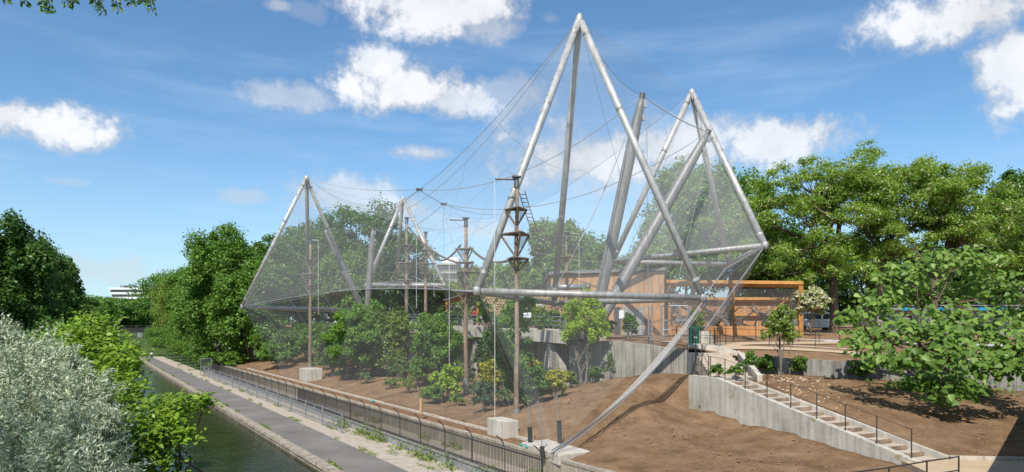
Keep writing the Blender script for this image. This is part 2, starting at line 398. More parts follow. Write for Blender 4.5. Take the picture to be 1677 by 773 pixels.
LOWF = tps(low_pts, 2e-3)
def low_z(x, y): return float(LOWF(x, y))
ter_pts = [(3,46,5.5),(10,40.3,5.35),(6.5,43,5.45),(14.5,39.6,4.62),(17,42,4.95),(22,37.5,4.3),(27,36.6,4.05),(40,34,3.9),(19,48,5.2),(30,45,4.75),(13.5,47,5.4),(24,52,5.25),(40,50,4.9),(-8,66,5.7),(-30,102,5.9),
           (12,60,5.75),(25,68,5.9),(45,72,5.8),(70,60,5.3),(80,110,6.2),(-10,120,6.3),(30,110,6.3),(-60,150,6.3),(60,40,4.4),(20,58,5.6)]
TERF = tps(ter_pts, 1e-3)
def ter_z(x, y): return float(TERF(x, y))

def ground():
    mb = MB(); mb.add([(-4000,-1500,-1.6),(4000,-1500,-1.6),(4000,5000,-1.6),(-4000,5000,-1.6)], [(0,1,2,3)])
    mb.build('ground', 'grassland', kind='structure')
    # canal water and its far bank
    mb = MB(); mb.add([UV(-120,-9.5,-.35),UV(-120,.6,-.35),UV(215,.6,-.35),UV(215,-9.5,-.35)], [(0,1,2,3)]); mb.build('canal_water', 'water', kind='structure')
    mb = MB(); mb.add([UV(-120,-9.8,-1.55),UV(-120,.8,-1.55),UV(215,.8,-1.55),UV(215,-9.8,-1.55)], [(0,1,2,3)]); mb.build('canal_bed', 'soil', kind='structure')
    uu = np.linspace(-60, 240, 90); vv = np.linspace(-60, -8.6, 26); U_, V_ = np.meshgrid(uu, vv, indexing='ij')
    Z = np.clip((-V_-9.0)*.55, -1.2, 1.2)+np.clip((-V_-12)*.08, 0, 4)+wobble(U_, V_, .18, 4)
    X = -8-.537*U_+.843*V_; Y = 30+.843*U_+.537*V_
    grid_mesh('left_bank', X, Y, Z, 'grassland')
    # towpath (asphalt), gravel verge, service path behind the railing
    def strip(name, v0, v1, z, m, u0=-45, u1=212, th=.5):
        mb = MB(); q = [UV(u0, v0), UV(u0, v1), UV(u1, v1), UV(u1, v0)]; mb.prism([(p.x, p.y) for p in q], z-th, z); return mb.build(name, m, kind='structure')
    strip('towpath', .42, 2.9, 0.0, 'asphalt'); strip('gravel_verge', 2.9, 5.02, .012, 'gravel')
    strip('service_path', 5.24, 6.8, .30, 'gravel', -45, 75); strip('grass_verge', 5.02, 26, .1, 'grassland', 75.2, 212)
    strip('mulch_bed', 7.08, 8.06, 1.15, 'mulch', -7.6, 62, .4)
    # planted bank inside and before the aviary
    uu = np.linspace(-50, 76, 253); vv = np.concatenate([np.linspace(7.06, 30, 90), np.linspace(31, 60, 15)])
    U_, V_ = np.meshgrid(uu, vv, indexing='ij'); X = -8-.537*U_+.843*V_; Y = 30+.843*U_+.537*V_
    Z = LOWF(X, Y)+wobble(X, Y, .045, .9)+wobble(X, Y, .03, .33)
    # keep clear of the concrete stair and of the terrace behind the walls
    s = (X-9.2)*.392+(Y-35)*-.92; t = (X-9.2)*.92+(Y-35)*.392
    on_stair = (s > -.2) & (s < 13) & (t > .05) & (t < 1.6); Z = np.where(on_stair, Z-.55, Z)
    landing = (Y < 24.2+(X-15)*-.06) & (X > 13.6) & (Y > 14); Z = np.where(landing & (s > 11.2), np.minimum(Z, 1.62), Z)
    Z = np.where((U_ > -7.8) & (V_ < 8.15), Z-.25, Z)
    grid_mesh('soil_bank', X, Y, Z, 'soil')
    mb = MB()
    back = [UV(-50, 60), UV(76, 60)]
    # terrace behind the retaining walls
    xs = np.linspace(-75, 120, 196); ys = np.linspace(30, 175, 146)
    T = np.linspace(0, 1, 150); fr = [(-42.5,119),(-29.2,99.5),(-14,75.7),(5.0,45.6),(3.75,43.25),(6.6,41.75),(10.2,39.25),(14.2,39.3),(17.6,38.3),(22.2,36.5),(27,35.5),(40,32),(75,26)]
    pts = []
    for a, b in zip(fr, fr[1:]):
        for i in range(14): pts.append((lerp(a[0], b[0], i/14), lerp(a[1], b[1], i/14)))
    pts.append(fr[-1]); pts = np.array(pts)
    far = np.array([(lerp(-64, 160, i/(len(pts)-1)), lerp(190, 150, i/(len(pts)-1))) for i in range(len(pts))])
    tt = np.linspace(0, 1, 70)**1.7
    X = pts[:, None, 0]*(1-tt)+far[:, None, 0]*tt; Y = pts[:, None, 1]*(1-tt)+far[:, None, 1]*tt
    Z = np.minimum(TERF(X, Y), 7.2)+wobble(X, Y, .03, .8)*np.minimum(1, tt*30)
    grid_mesh('terrace', X, Y, Z, 'soil_dry')
    # paths on the terrace
    def path(name, pl, wd, m, lift=.03):
        ns = 60; P_ = []
        pl = [Vector((a, b, 0)) for a, b in pl]; L = [0]
        for a, b in zip(pl, pl[1:]): L.append(L[-1]+(b-a).length)
        for i in range(ns+1):
            d = L[-1]*i/ns; j = max(q for q in range(len(L)-1) if L[q] <= d+1e-9); P_.append(pl[j].lerp(pl[j+1], (d-L[j])/(L[j+1]-L[j])))
        X = np.zeros((ns+1, 5)); Y = X.copy()
        for i, p in enumerate(P_):
            d = (P_[min(i+1, ns)]-P_[max(i-1, 0)]).normalized(); nn = Vector((-d.y, d.x, 0))
            for j in range(5): q = p+nn*wd*(.5-j/4); X[i, j] = q.x; Y[i, j] = q.y
        grid_mesh(name, X, Y, TERF(X, Y)+.055, m)
    path('footpath', [(11.6,42.3),(15,43.4),(20,43.2),(27,40.6),(36,38.4),(60,35)], 1.8, 'sand_path')
    path('footpath', [(13,43.6),(15.5,46.5),(20,50),(30,54)], 2.2, 'sand_path')
    path('service_road', [(25,54),(34,52),(46,49),(70,44)], 3.0, 'pale_road')
    # landing and path at the foot of the steps
    mb = MB(); mb.prism([(13.9,23.9),(13.2,19),(12.6,12),(36,15),(34,22.4),(22,23.4),(15.7,24.1)], 1.3, 1.73); mb.build('landing_path', 'sand_path', kind='structure')
    # hillside behind everything
    th = np.linspace(-1.25, 1.25, 80); rr = np.array([150, 200, 300, 450, 700, 1200, 2500]); TH, R = np.meshgrid(th, rr, indexing='ij')
    X = R*np.sin(TH); Y = R*np.cos(TH)
    Z = np.array([-1.5, 3.5, 6, 8, 10, 14, 20])[None, :]*np.ones_like(X); Z[:, 0] = -1.5
    grid_mesh('far_hill', X, Y, Z, 'grassland')
ground()

# ================================================================== CANAL SIDE
def canal_side():
    rng = random.Random(5)
    k = thing('canal_wall', 'rough stone canal edge with a worn coping along the towpath', 'canal wall', UV(0, .2, -1))
    mb = MB(); q = [UV(-45, .02), UV(-45, .42), UV(212, .42), UV(212, .02)]; mb.prism([(p.x, p.y) for p in q], -1.5, -.14); mb.build('wall_face', 'coping', k)
    protos = []
    for i in range(4):
        m = MB(); j = lambda s: rng.uniform(-s, s)
        pl = [(-.23, -.49), (.21, -.49), (.21, .49), (-.23, .49)]
        vs = [(-.25+j(.02), -.49, -.15), (.21, -.49, -.15), (.21, .49, -.15), (-.25+j(.02), .49, -.15),
              (-.21+j(.03), -.47, .01+j(.02)), (.2, -.47, .03+j(.012)), (.2, .47, .03+j(.012)), (-.21+j(.03), .47, .01+j(.02))]
        m.add(vs, [(3,2,1,0),(4,5,6,7),(0,1,5,4),(1,2,6,5),(2,3,7,6),(3,0,4,7)]); protos.append(m.mesh('coping_stone', 'coping'))
    ang = math.atan2(DU.y, DU.x)-PI/2
    for i in range(150):
        u = -18+i*1.0
        o = link('coping_stone', protos[rng.randrange(4)], k, at=UV(u, .22, 0)); o.rotation_euler = (0, 0, ang)
    m = MB(); q = [UV(132, .0), UV(132, .42), UV(212, .42), UV(212, .0)]; m.prism([(p.x, p.y) for p in q], -.13, .02); m.build('far_coping', 'coping', k)
    # low stone wall carrying the railing
    k = thing('plinth_wall', 'low blue grey stone plinth under the black railing', 'wall', UV(20, 5.13, 0))
    mb = MB(); q = [UV(-18, 5.02), UV(-18, 5.24), UV(68, 5.24), UV(68, 5.02)]; mb.prism([(p.x, p.y) for p in q], 0, .40); mb.build('wall_face', 'ragstone', k)
    mb = MB(); q = [UV(-18, 4.98), UV(-18, 5.28), UV(68, 5.28), UV(68, 4.98)]; mb.prism([(p.x, p.y) for p in q], .402, .47); mb.build('wall_cap', 'concrete_dark', k)
    # black railing
    r = thing('canal_railing', 'long black bar railing with cranked posts beside the towpath', 'railing', UV(20, 5.13, .46))
    bar = MB().tube([(0,0,0),(0,0,1.12)], .015, 5).mesh('bar', 'black_paint')
    for i in range(300):
        link('bar', bar, r, at=UV(-9+i*.115, 5.13, .46))
    mb = MB()
    for i in range(368): mb.tube([UV(25.6+i*.115, 5.13, .46), UV(25.6+i*.115, 5.13, 1.58)], .0085, 4)
    mb.build('far_bar', 'black_paint', r, kind='stuff')
    for z in (.58, 1.5): MB().box(UV(29.5, 5.13, z), (.03, 77, .05), ang).build('rail', 'black_paint', r)
    post = MB(); 
    pp = [Vector((0,0,0)), Vector((0,0,1.1))]+[Vector((DV.x*a, DV.y*a, b)) for a, b in ((-.06,1.3),(-.2,1.48),(-.38,1.6))]
    pm = MB().tube(pp, .024, 6).mesh('post', 'black_paint')
    for i in range(28): link('post', pm, r, at=UV(-8.9+i*2.7, 5.16, .46))
    # galvanised guard rail on the verge
    g = thing('guard_rail', 'galvanised steel guard rail with slim bars on the gravel verge', 'guard rail', UV(38, 3.9, 0))
    pm = MB().tube([(0,0,0),(0,0,1.3)], .055, 6).box((0,0,.02),(.2,.2,.04)).mesh('post', 'galv')
    for i in range(15): link('post', pm, g, at=UV(10.5+i*4.0, 3.9, .012))
    for z in (1.2, .95, .22): MB().tube([UV(10.5, 3.9, z), UV(66.5, 3.9, z)], .026, 6).build('rail', 'galv', g)
    mb = MB()
    for i in range(373): mb.tube([UV(10.6+i*.15, 3.9, .22), UV(10.6+i*.15, 3.9, .95)], .007, 4, cap=False)
    mb.build('infill_bar', 'galv', g, kind='stuff')
    MB().tube([UV(14.4, 3.9, .05), UV(16.8, 3.95, 1.15)], .03, 6).build('brace', 'galv', g)
    # end gate panel of the guard rail
    t = thing('fence_panel', 'tall galvanised mesh panel across the end of the guard rail', 'fence panel', UV(68, 4.3, 0))
    for v in (3.7, 5.0): MB().tube([UV(68, v, 0), UV(68, v, 2.3)], .035, 6).build('post', 'galv', t)
    for z in (.15, 1.2, 2.25): MB().tube([UV(68, 3.7, z), UV(68, 5.0, z)], .025, 6).build('rail', 'galv', t)
    m = MB(); m.add([UV(68,3.72,.16),UV(68,4.98,.16),UV(68,4.98,2.24),UV(68,3.72,2.24)], [(0,1,2,3)]); m.build('mesh_panel', 'net_mesh', t)
    # retaining wall below the aviary with kerbs round the mulch bed
    k = thing('bank_wall', 'pale concrete retaining wall behind the black railing', 'retaining wall', UV(20, 6.9, 0))
    mb = MB(); q = [UV(-45, 6.8), UV(-45, 7.0), UV(74, 7.0), UV(74, 6.8)]; mb.prism([(p.x, p.y) for p in q], -.2, 1.06); mb.build('wall_face', 'concrete_tan', k)
    cp = MB().box((0,0,0), (.30, 1.97, .11)).mesh('coping', 'concrete_tan')
    for i in range(56):
        o = link('coping', cp, k, at=UV(-44+i*2.0+1, 6.92, 1.126+rng.uniform(-.012,.012))); o.rotation_euler = (0, rng.uniform(-.01,.01), ang)
    k = thing('bed_kerb', 'thin concrete kerb along the inner side of the mulch bed', 'kerb', UV(20, 8.12, 1))
    cp = MB().box((0,0,0), (.12, 1.94, .3)).mesh('kerb_stone', 'concrete_pale')
    for i in range(34):
        o = link('kerb_stone', cp, k, at=UV(-6.6+i*2.0, 8.13, 1.12+rng.uniform(-.015,.015))); o.rotation_euler = (0, 0, ang)
    # concrete anchor slab at the low corner of the net
    mb = MB(); mb.prism([(p.x, p.y) for p in (UV(-7.9,6.7),UV(-7.9,8.3),UV(-4.6,8.5),UV(-4.6,7.05))], .9, 1.37)
    props(mb.build('anchor_slab', 'concrete_pale', bevel=.05), 'pale concrete slab where the gathered net meets the ground by the railing', 'concrete slab')
    # concrete blocks by the pole feet
    for (px, py, z, lab, sz) in ((806,714,1.25,'pale concrete footing block at the foot of the nearest climbing pole',(1.55,.85,.85)),
                                 (498,623,1.3,'pale concrete footing block at the foot of the farthest climbing pole',(2.5,1.5,1.25))):
        p = on(px, py, z); b = MB().box((p.x+.5, p.y+.5, z+sz[2]/2-.1), sz, ang+PI/2)
        props(b.build('footing_block', 'concrete_pale', bevel=.03), lab, 'concrete block', 'footing blocks at the climbing poles')
    # black sleeves with guy rods near the low corner
    for i, (px, py, w_) in enumerate(((869,727,'left'),(889,741,'middle'),(917,718,'right'))):
        p = on(px, py, 1.3 if i < 2 else 1.75); t = thing('guy_rod', f'steel guy rod in a black sleeve, {w_} of the three before the yellow shrub', 'guy rod', p, 'guy rods by the anchor slab')
        MB().tube([p-Vector((0,0,.2)), p+Vector((-.04,0,.75 if i != 1 else .25))], .10, 8).build('sleeve', 'black_paint', t)
        MB().tube([p+Vector((-.04,0,.2)), p+Vector((-.12,.05,1.95))], .022, 6).build('rod', 'galv', t)
    for i, (px, py, lab) in enumerate(((870,728,'left of the pair of small teal caps on the anchor kerb'),(877,731,'right of the pair of small teal caps on the anchor kerb'),(610,657,'small teal cap lying alone on the mulch bed'),)):
        p = on(px-13 if i < 2 else px, py, 1.25); b = MB().box(p, (.32, .22, .09), .5+i); props(b.build('hatch_cap', 'teal_cap', bevel=.03), lab, 'cap')
    p = on(689, 671, 1.7); props(MB().tube([p-Vector((0,0,.2)), p+Vector((.02,0,.62))], .09, 7).build('timber_stake', 'larch_pale'), 'short pale timber stake in the planting between the shrubs', 'stake')
canal_side()

# ================================================================== AVIARY FRAMES
A1 = P(949, 30, 39.5); TA = P(781, 477, 35); TB = P(1151, 488, 37); TC = P(907, 497, 46)
A2 = P(1133, 151, 56); TE = P(1003, 428, 58); TF = P(1253, 402, 48); TG = P(1193, 433, 62)
A3 = P(502, 291, 81); UL = P(397, 502, 81); UR = P(592, 508, 95); UC = P(506, 509, 100)
A4 = P(660, 324, 105); VR = P(728, 467, 98); VL = P(600, 467, 104); VC = P(648, 463, 115)
S1T = P(1052, 156, 47); S2T = P(1160, 216, 50); SB = P(970, 549, 48)
S3T = P(611, 374, 91); S4T = P(531, 373, 88); SB2 = P(600, 520, 91)
def frames():
    def frame(ap, base, label, rl, rb):
        ctr = (ap+base[0]+base[1]+base[2])/4
        t = thing('tetrahedron_frame', label, 'tube frame', Vector((ctr.x, ctr.y, base[0].z)), 'aluminium tetrahedron frames of the aviary')
        for i, b in enumerate(base):
            d = (b-ap).normalized()
            o = MB().tube([ap+d*.25, ap.lerp(b, .5), b-d*.15], [rl, rl*1.03, rl], 16).build('leg', 'alu' if i != 2 else 'alu_grey', t, smooth=True)
            n = int((b-ap).length/1.1); m = MB(); side = d.cross(Vector((0,0,1))).normalized(); out = (ap.lerp(b,.5)-ctr); out = (out-d*out.dot(d)).normalized()
            for j in range(2, n):
                q = ap.lerp(b, j/n)+out*(rl+.03); m.box(q, (.07, .07, .14))
            m.build('net_lug', 'alu_grey', o, kind='stuff')
            for f_ in (.06, .34, .66, .94): q = ap.lerp(b, f_); MB().tube([q-d*.09, q+d*.09], rl*1.06, 16).build('flange', 'alu_grey', o)
            e = base[(i+1) % 3]; d2 = (e-b).normalized()
            MB().tube([b+d2*.2, e-d2*.2], rb, 14).build('base_tube', 'alu_grey', t, smooth=True)
            k = MB(); k.tube([b-Vector((0,0,rb*1.25)), b-Vector((0,0,rb*.9)), b+Vector((0,0,rb*1.0)), b+Vector((0,0,rb*1.35))], [rb*.7, rb*1.16, rb*1.16, rb*.7], 14); k.build('node', 'alu_grey', t, smooth=True)
        k = MB(); k.tube([ap-Vector((0,0,.5)), ap-Vector((0,0,.1)), ap+Vector((0,0,.12)), ap+Vector((0,0,.3))], [rl*1.05, rl*1.2, rl*1.0, rl*.35], 14); k.build('apex_cap', 'alu', t, smooth=True)
        k = MB()
        for s in (-1, 1): k.tube([ap+Vector((s*.45, .05, -.55)), ap+Vector((s*.12, 0, -.5))], .09, 8)
        k.build('cable_clamp', 'steel_dark', t)
        return t
    frame(A1, (TA, TB, TC), 'tallest and nearest silver tube pyramid, its front bar spanning above the planted bank', .20, .182)
    frame(A2, (TE, TF, TG), 'silver tube pyramid on the right in front of the timber enclosure', .24, .20)
    frame(A3, (UL, UR, UC), 'silver tube pyramid at the far left end beside the canal trees', .24, .21)
    frame(A4, (VR, VL, VC), 'smallest and farthest silver tube pyramid behind the middle climbing poles', .27, .25)
    def shear(a, b, foot, label, r):
        t = thing('shear_legs', label, 'leaning struts', foot, 'shear legs of the aviary')
        for k, q in enumerate((a, b)):
            d = (q-foot).normalized(); L = (q-foot).length
            o = MB().tube([foot+d*.15, foot+d*1.0, foot+d*L*.3, foot+d*L*.8, q-d*.9, q-d*.1], [r*.5, r*.95, r*1.05, r, r*.75, r*.38], 18).build('strut', 'steel_strut', t, smooth=True)
            MB().tube([q-d*.25, q+d*.15], r*.48, 12).build('end_cap', 'steel_dark', o)
            m = MB(); m.box(q-d*.5+Vector((r*.7,0,-.1)), (.22,.16,.5)); m.box(q-d*1.6+Vector((r*.95,-.1,0)), (.16,.2,.4)); m.build('cable_bracket', 'galv', o)
        MB().prism([(foot.x-.9,foot.y-.9),(foot.x+.9,foot.y-.9),(foot.x+.9,foot.y+.9),(foot.x-.9,foot.y+.9)], foot.z-1.2, foot.z+.05).build('pedestal', 'concrete', t, bevel=.04)
    shear(S1T, S2T, SB, 'pair of thick grey struts rising in a V behind the nearest pyramid', .40)
    shear(S3T, S4T, SB2, 'pair of thick grey struts rising in a V among the far left trees', .40)
frames()

def nets():
    N = thing('aviary_net', 'vast fine steel mesh hung between the silver pyramids over the planted bank', 'net', UV(20, 14, 1.3))
    def grid(fn, nt, ns, name, m='net', parent=None):
        vs = [fn(i/nt, j/ns) for i in range(nt+1) for j in range(ns+1)]
        fs = [(i*(ns+1)+j, (i+1)*(ns+1)+j, (i+1)*(ns+1)+j+1, i*(ns+1)+j+1) for i in range(nt) for j in range(ns)]
        mb = MB(); mb.add(vs, fs); return mb.build(name, m, parent or N, smooth=True)
    def ridge(a, b, sag): return lambda t: a.lerp(b, t)-Vector((0, 0, sag*4*t*(1-t)*(1+.25*(1-2*abs(t-.5)))))
    R1 = ridge(A1, A3, 5.6); R2 = ridge(A2, A4, 5.4)
    inw = lambda p, t, a: p+DV*(a*math.sin(PI*t))
    M1 = lambda t: inw(TA.lerp(UL, t), t, 2.4)+Vector((0,0,1.0*math.sin(PI*t)))
    K1 = lambda t: UV(lerp(-7.2, 44, t), lerp(6.9, 8.25, min(1, t*8)), 1.35)
    M2 = lambda t: inw(TF.lerp(VR, t), t, -2.5)+Vector((0,0,1.0*math.sin(PI*t)))
    K2 = lambda t: (lambda p: Vector((p.x, p.y, ter_z(p.x, p.y)+.1)))(Vector((13.4,46.5,0)).lerp(Vector((-9,92,0)), t))
    bow = lambda a, b, s, d: a.lerp(b, s)
    grid(lambda t, s: R1(t).lerp(M1(t), s)+DV*(1.6*math.sin(PI*s)*math.sin(PI*t)), 24, 8, 'canal_side_net')
    grid(lambda t, s: M1(t).lerp(K1(t), s)+DV*(.9*math.sin(PI*s)), 24, 6, 'lower_side_net', 'net_low')
    grid(lambda t, s: R1(t).lerp(R2(t), s)-Vector((0,0,2.2*math.sin(PI*s)*math.sin(PI*t))), 24, 8, 'roof_net')
    grid(lambda t, s: R2(t).lerp(M2(t), s)-DV*(1.2*math.sin(PI*s)*math.sin(PI*t)), 24, 6, 'far_side_net')
    grid(lambda t, s: M2(t).lerp(K2(t), s), 16, 4, 'lower_far_net', 'net_low')
    def poly(ps, t):
        k = min(int(t*(len(ps)-1)), len(ps)-2); return ps[k].lerp(ps[k+1], t*(len(ps)-1)-k)
    sagl = lambda a, b, t, s: a.lerp(b, t)-Vector((0,0,s*4*t*(1-t)))
    top = lambda t: (sagl(A1, S1T, t*3, .9) if t < 1/3 else S1T.lerp(S2T, t*3-1) if t < 2/3 else sagl(S2T, A2, t*3-2, .3))
    grid(lambda t, s: top(t).lerp(TB.lerp(TF, t), s), 18, 6, 'near_end_net')
    AN1 = on(903, 741, 1.42); AN2 = on(1153, 541, ter_z(13.5, 46.5)+.15) if False else Vector(((1153-CX)/F*45.5, 45.5, 6.25))
    tri = lambda a, b, c, n, name, m='net': grid(lambda t, s: a.lerp(b.lerp(c, t), s), n, n, name, m)
    tri(A1, TA, TB, 8, 'pyramid_face_net'); tri(A2, TE, TF, 8, 'pyramid_face_net')
    tri(TB, AN2, TF, 8, 'corner_net', 'net_dense'); tri(TF, AN2, P(1190, 520, 49.5), 6, 'corner_net', 'net_dense'); tri(AN1, TA, TB, 8, 'front_net', 'net_thin')
    t3 = lambda t: (sagl(A3, S4T, t*3, .8) if t < 1/3 else S4T.lerp(S3T, t*3-1) if t < 2/3 else sagl(S3T, A4, t*3-2, .5))
    grid(lambda t, s: t3(t).lerp(UC.lerp(VL, t), s), 15, 5, 'far_end_net')
    tri(A3, UL, UR, 8, 'pyramid_face_net'); tri(A3, UL, UC, 6, 'pyramid_face_net')
    KL = UV(44, 8.25, 1.3); KR = UV(62, 15, 2.2)
    grid(lambda t, s: UL.lerp(UC, t).lerp(KL.lerp(KR, t), s), 8, 5, 'far_corner_net', 'net_low')
    # gathered edge running down to the anchor slab: folds of bunched mesh
    rng = random.Random(4); d = (AN1-TB); side = Vector((.5, -.35, 0)).normalized()
    for w0, o, nm in ((.07, 0, 'net_gather'), (.05, .12, 'net_gather'), (.05, -.11, 'net_gather'), (.22, .0, 'net_dense')):
        def fold(t, s, w0=w0, o=o):
            base = sagl(TB-Vector((0,0,.2)), AN1, t, .75); wd = w0*(.35+2.2*math.sin(PI*min(1, t*.9+.06))**1.2)*(1-.55*t)
            return base+side*(o*(1-t)*2*math.sin(PI*t)+(s-.5)*wd)+Vector((0,0,.05*math.sin(s*9+t*5)+.12*(s-.5)))
        grid(fold, 18, 6, 'gathered_net', nm)
    for k, (a, b, r) in enumerate(((TB-Vector((0,0,.2)), AN1, .03), (TB+Vector((.2,0,-.2)), AN1+Vector((.15,-.1,0)), .025))):
        MB().tube([sagl(a, b, i/14, .8) for i in range(15)], r, 6).build('edge_cable', 'galv', N, smooth=True)
    MB().tube([TF, AN2], .05, 6).build('edge_cable', 'galv', N)
    MB().tube([TB, TB.lerp(TF, .3)+Vector((0,0,.6)), TF], .03, 6).build('edge_cable', 'cable', N)
    # structural cables
    def cab(pts, r=.035, m='cable', name='cable'): return MB().tube(pts, r, 6).build(name, m, N, smooth=True)
    cab([R1(i/30) for i in range(31)], .017, name='ridge_cable'); cab([R2(i/30) for i in range(31)], .017, name='ridge_cable')
    off = lambda f, d: [f(i/24)+d*math.sin(PI*i/24) for i in range(25)]
    cab(off(R1, Vector((.5,.9,-.5))), .016, name='ridge_cable'); cab(off(M1, Vector((0,0,0))), .04)
    mid = R1(.41); mid2 = R2(.42)
    NODE = mid.lerp(mid2, .18)-Vector((0,0,.9))
    for a, b, s, r in ((S1T, mid, 2.0, .045), (S2T, NODE, 2.4, .05), (S1T, S2T, .25, .06), (A1, S1T, .9, .03), (S2T, A2, .2, .04), (S3T, NODE, 1.4, .04), (S4T, mid, 1.5, .04), (A3, mid, .6, .03),
                       (mid, NODE, .05, .05), (NODE, mid2, .8, .04), (NODE, TA, 1.2, .02), (NODE, P(763,372,47), .5, .02), (NODE, VR, 1.0, .02), (A3, P(625,430,93), 1.0, .02), (mid, M1(.42), .5, .02),
                       (NODE, TE, 1.5, .02), (UL, P(625,460,86), .3, .025), (A2, SB, .4, .02), (TA, P(677,452,41.4), .3, .05), (P(677,452,41.4), VL, .8, .03), (S1T+Vector((.3,0,-1)), P(1062,545,49), 0, .035), (S2T+Vector((.1,-.2,-.6)), P(1090,545,49), .1, .025),
                       (P(1023,228,46), P(948,398,43), .3, .06), (P(948,398,43), P(880,520,43), .2, .03), (TE, TB, .4, .02), (A1, P(1062,440,44), .5, .018), (R1(.18), R2(.2), 1.8, .02), (R1(.6), R2(.6), 1.8, .02), (R1(.3), M1(.3), .2, .018), (R1(.55), M1(.55), .2, .018), (R1(.72), M1(.75), .2, .018)):
        cab(catenary(a, b, s, 12), r*.6)
    for i in range(1, 12, 2):
        a = i/12; side = MB().tube([R1(a).lerp(M1(a), j/8)+DV*(1.6*math.sin(PI*j/8)*math.sin(PI*a)+.02) for j in range(9)], .006, 4); side.tube([M1(a).lerp(K1(a), j/6)+DV*(.9*math.sin(PI*j/6)+.02) for j in range(7)], .006, 4); side.build('seam_wire', 'galv', N)
        MB().tube([R1(a).lerp(R2(a), j/8)-Vector((0,0,2.2*math.sin(PI*j/8)*math.sin(PI*a)-.02)) for j in range(9)], .006, 4).build('seam_wire', 'galv', N)
    for j in (2, 4, 6): MB().tube([R1(i/24).lerp(M1(i/24), j/8)+DV*(1.6*math.sin(PI*j/8)*math.sin(PI*i/24)+.02) for i in range(25)], .006, 4).build('seam_wire', 'galv', N)
    k = MB()
    for q in (mid, NODE): k.box(q, (.5, .22, .16), .7); k.box(q+Vector((.2,.1,.05)), (.16,.5,.14), .3)
    k.build('cable_node', 'steel_dark', N)
    k = MB(); k.tube([AN2-Vector((0,0,1.4)), AN2-Vector((0,0,.05))], [.8, .45], 10); props(k.build('anchor_cone', 'concrete_pale', at=AN2-Vector((0,0,1.4))), 'pale concrete anchor where the right net corner meets the terrace', 'concrete anchor')
nets()

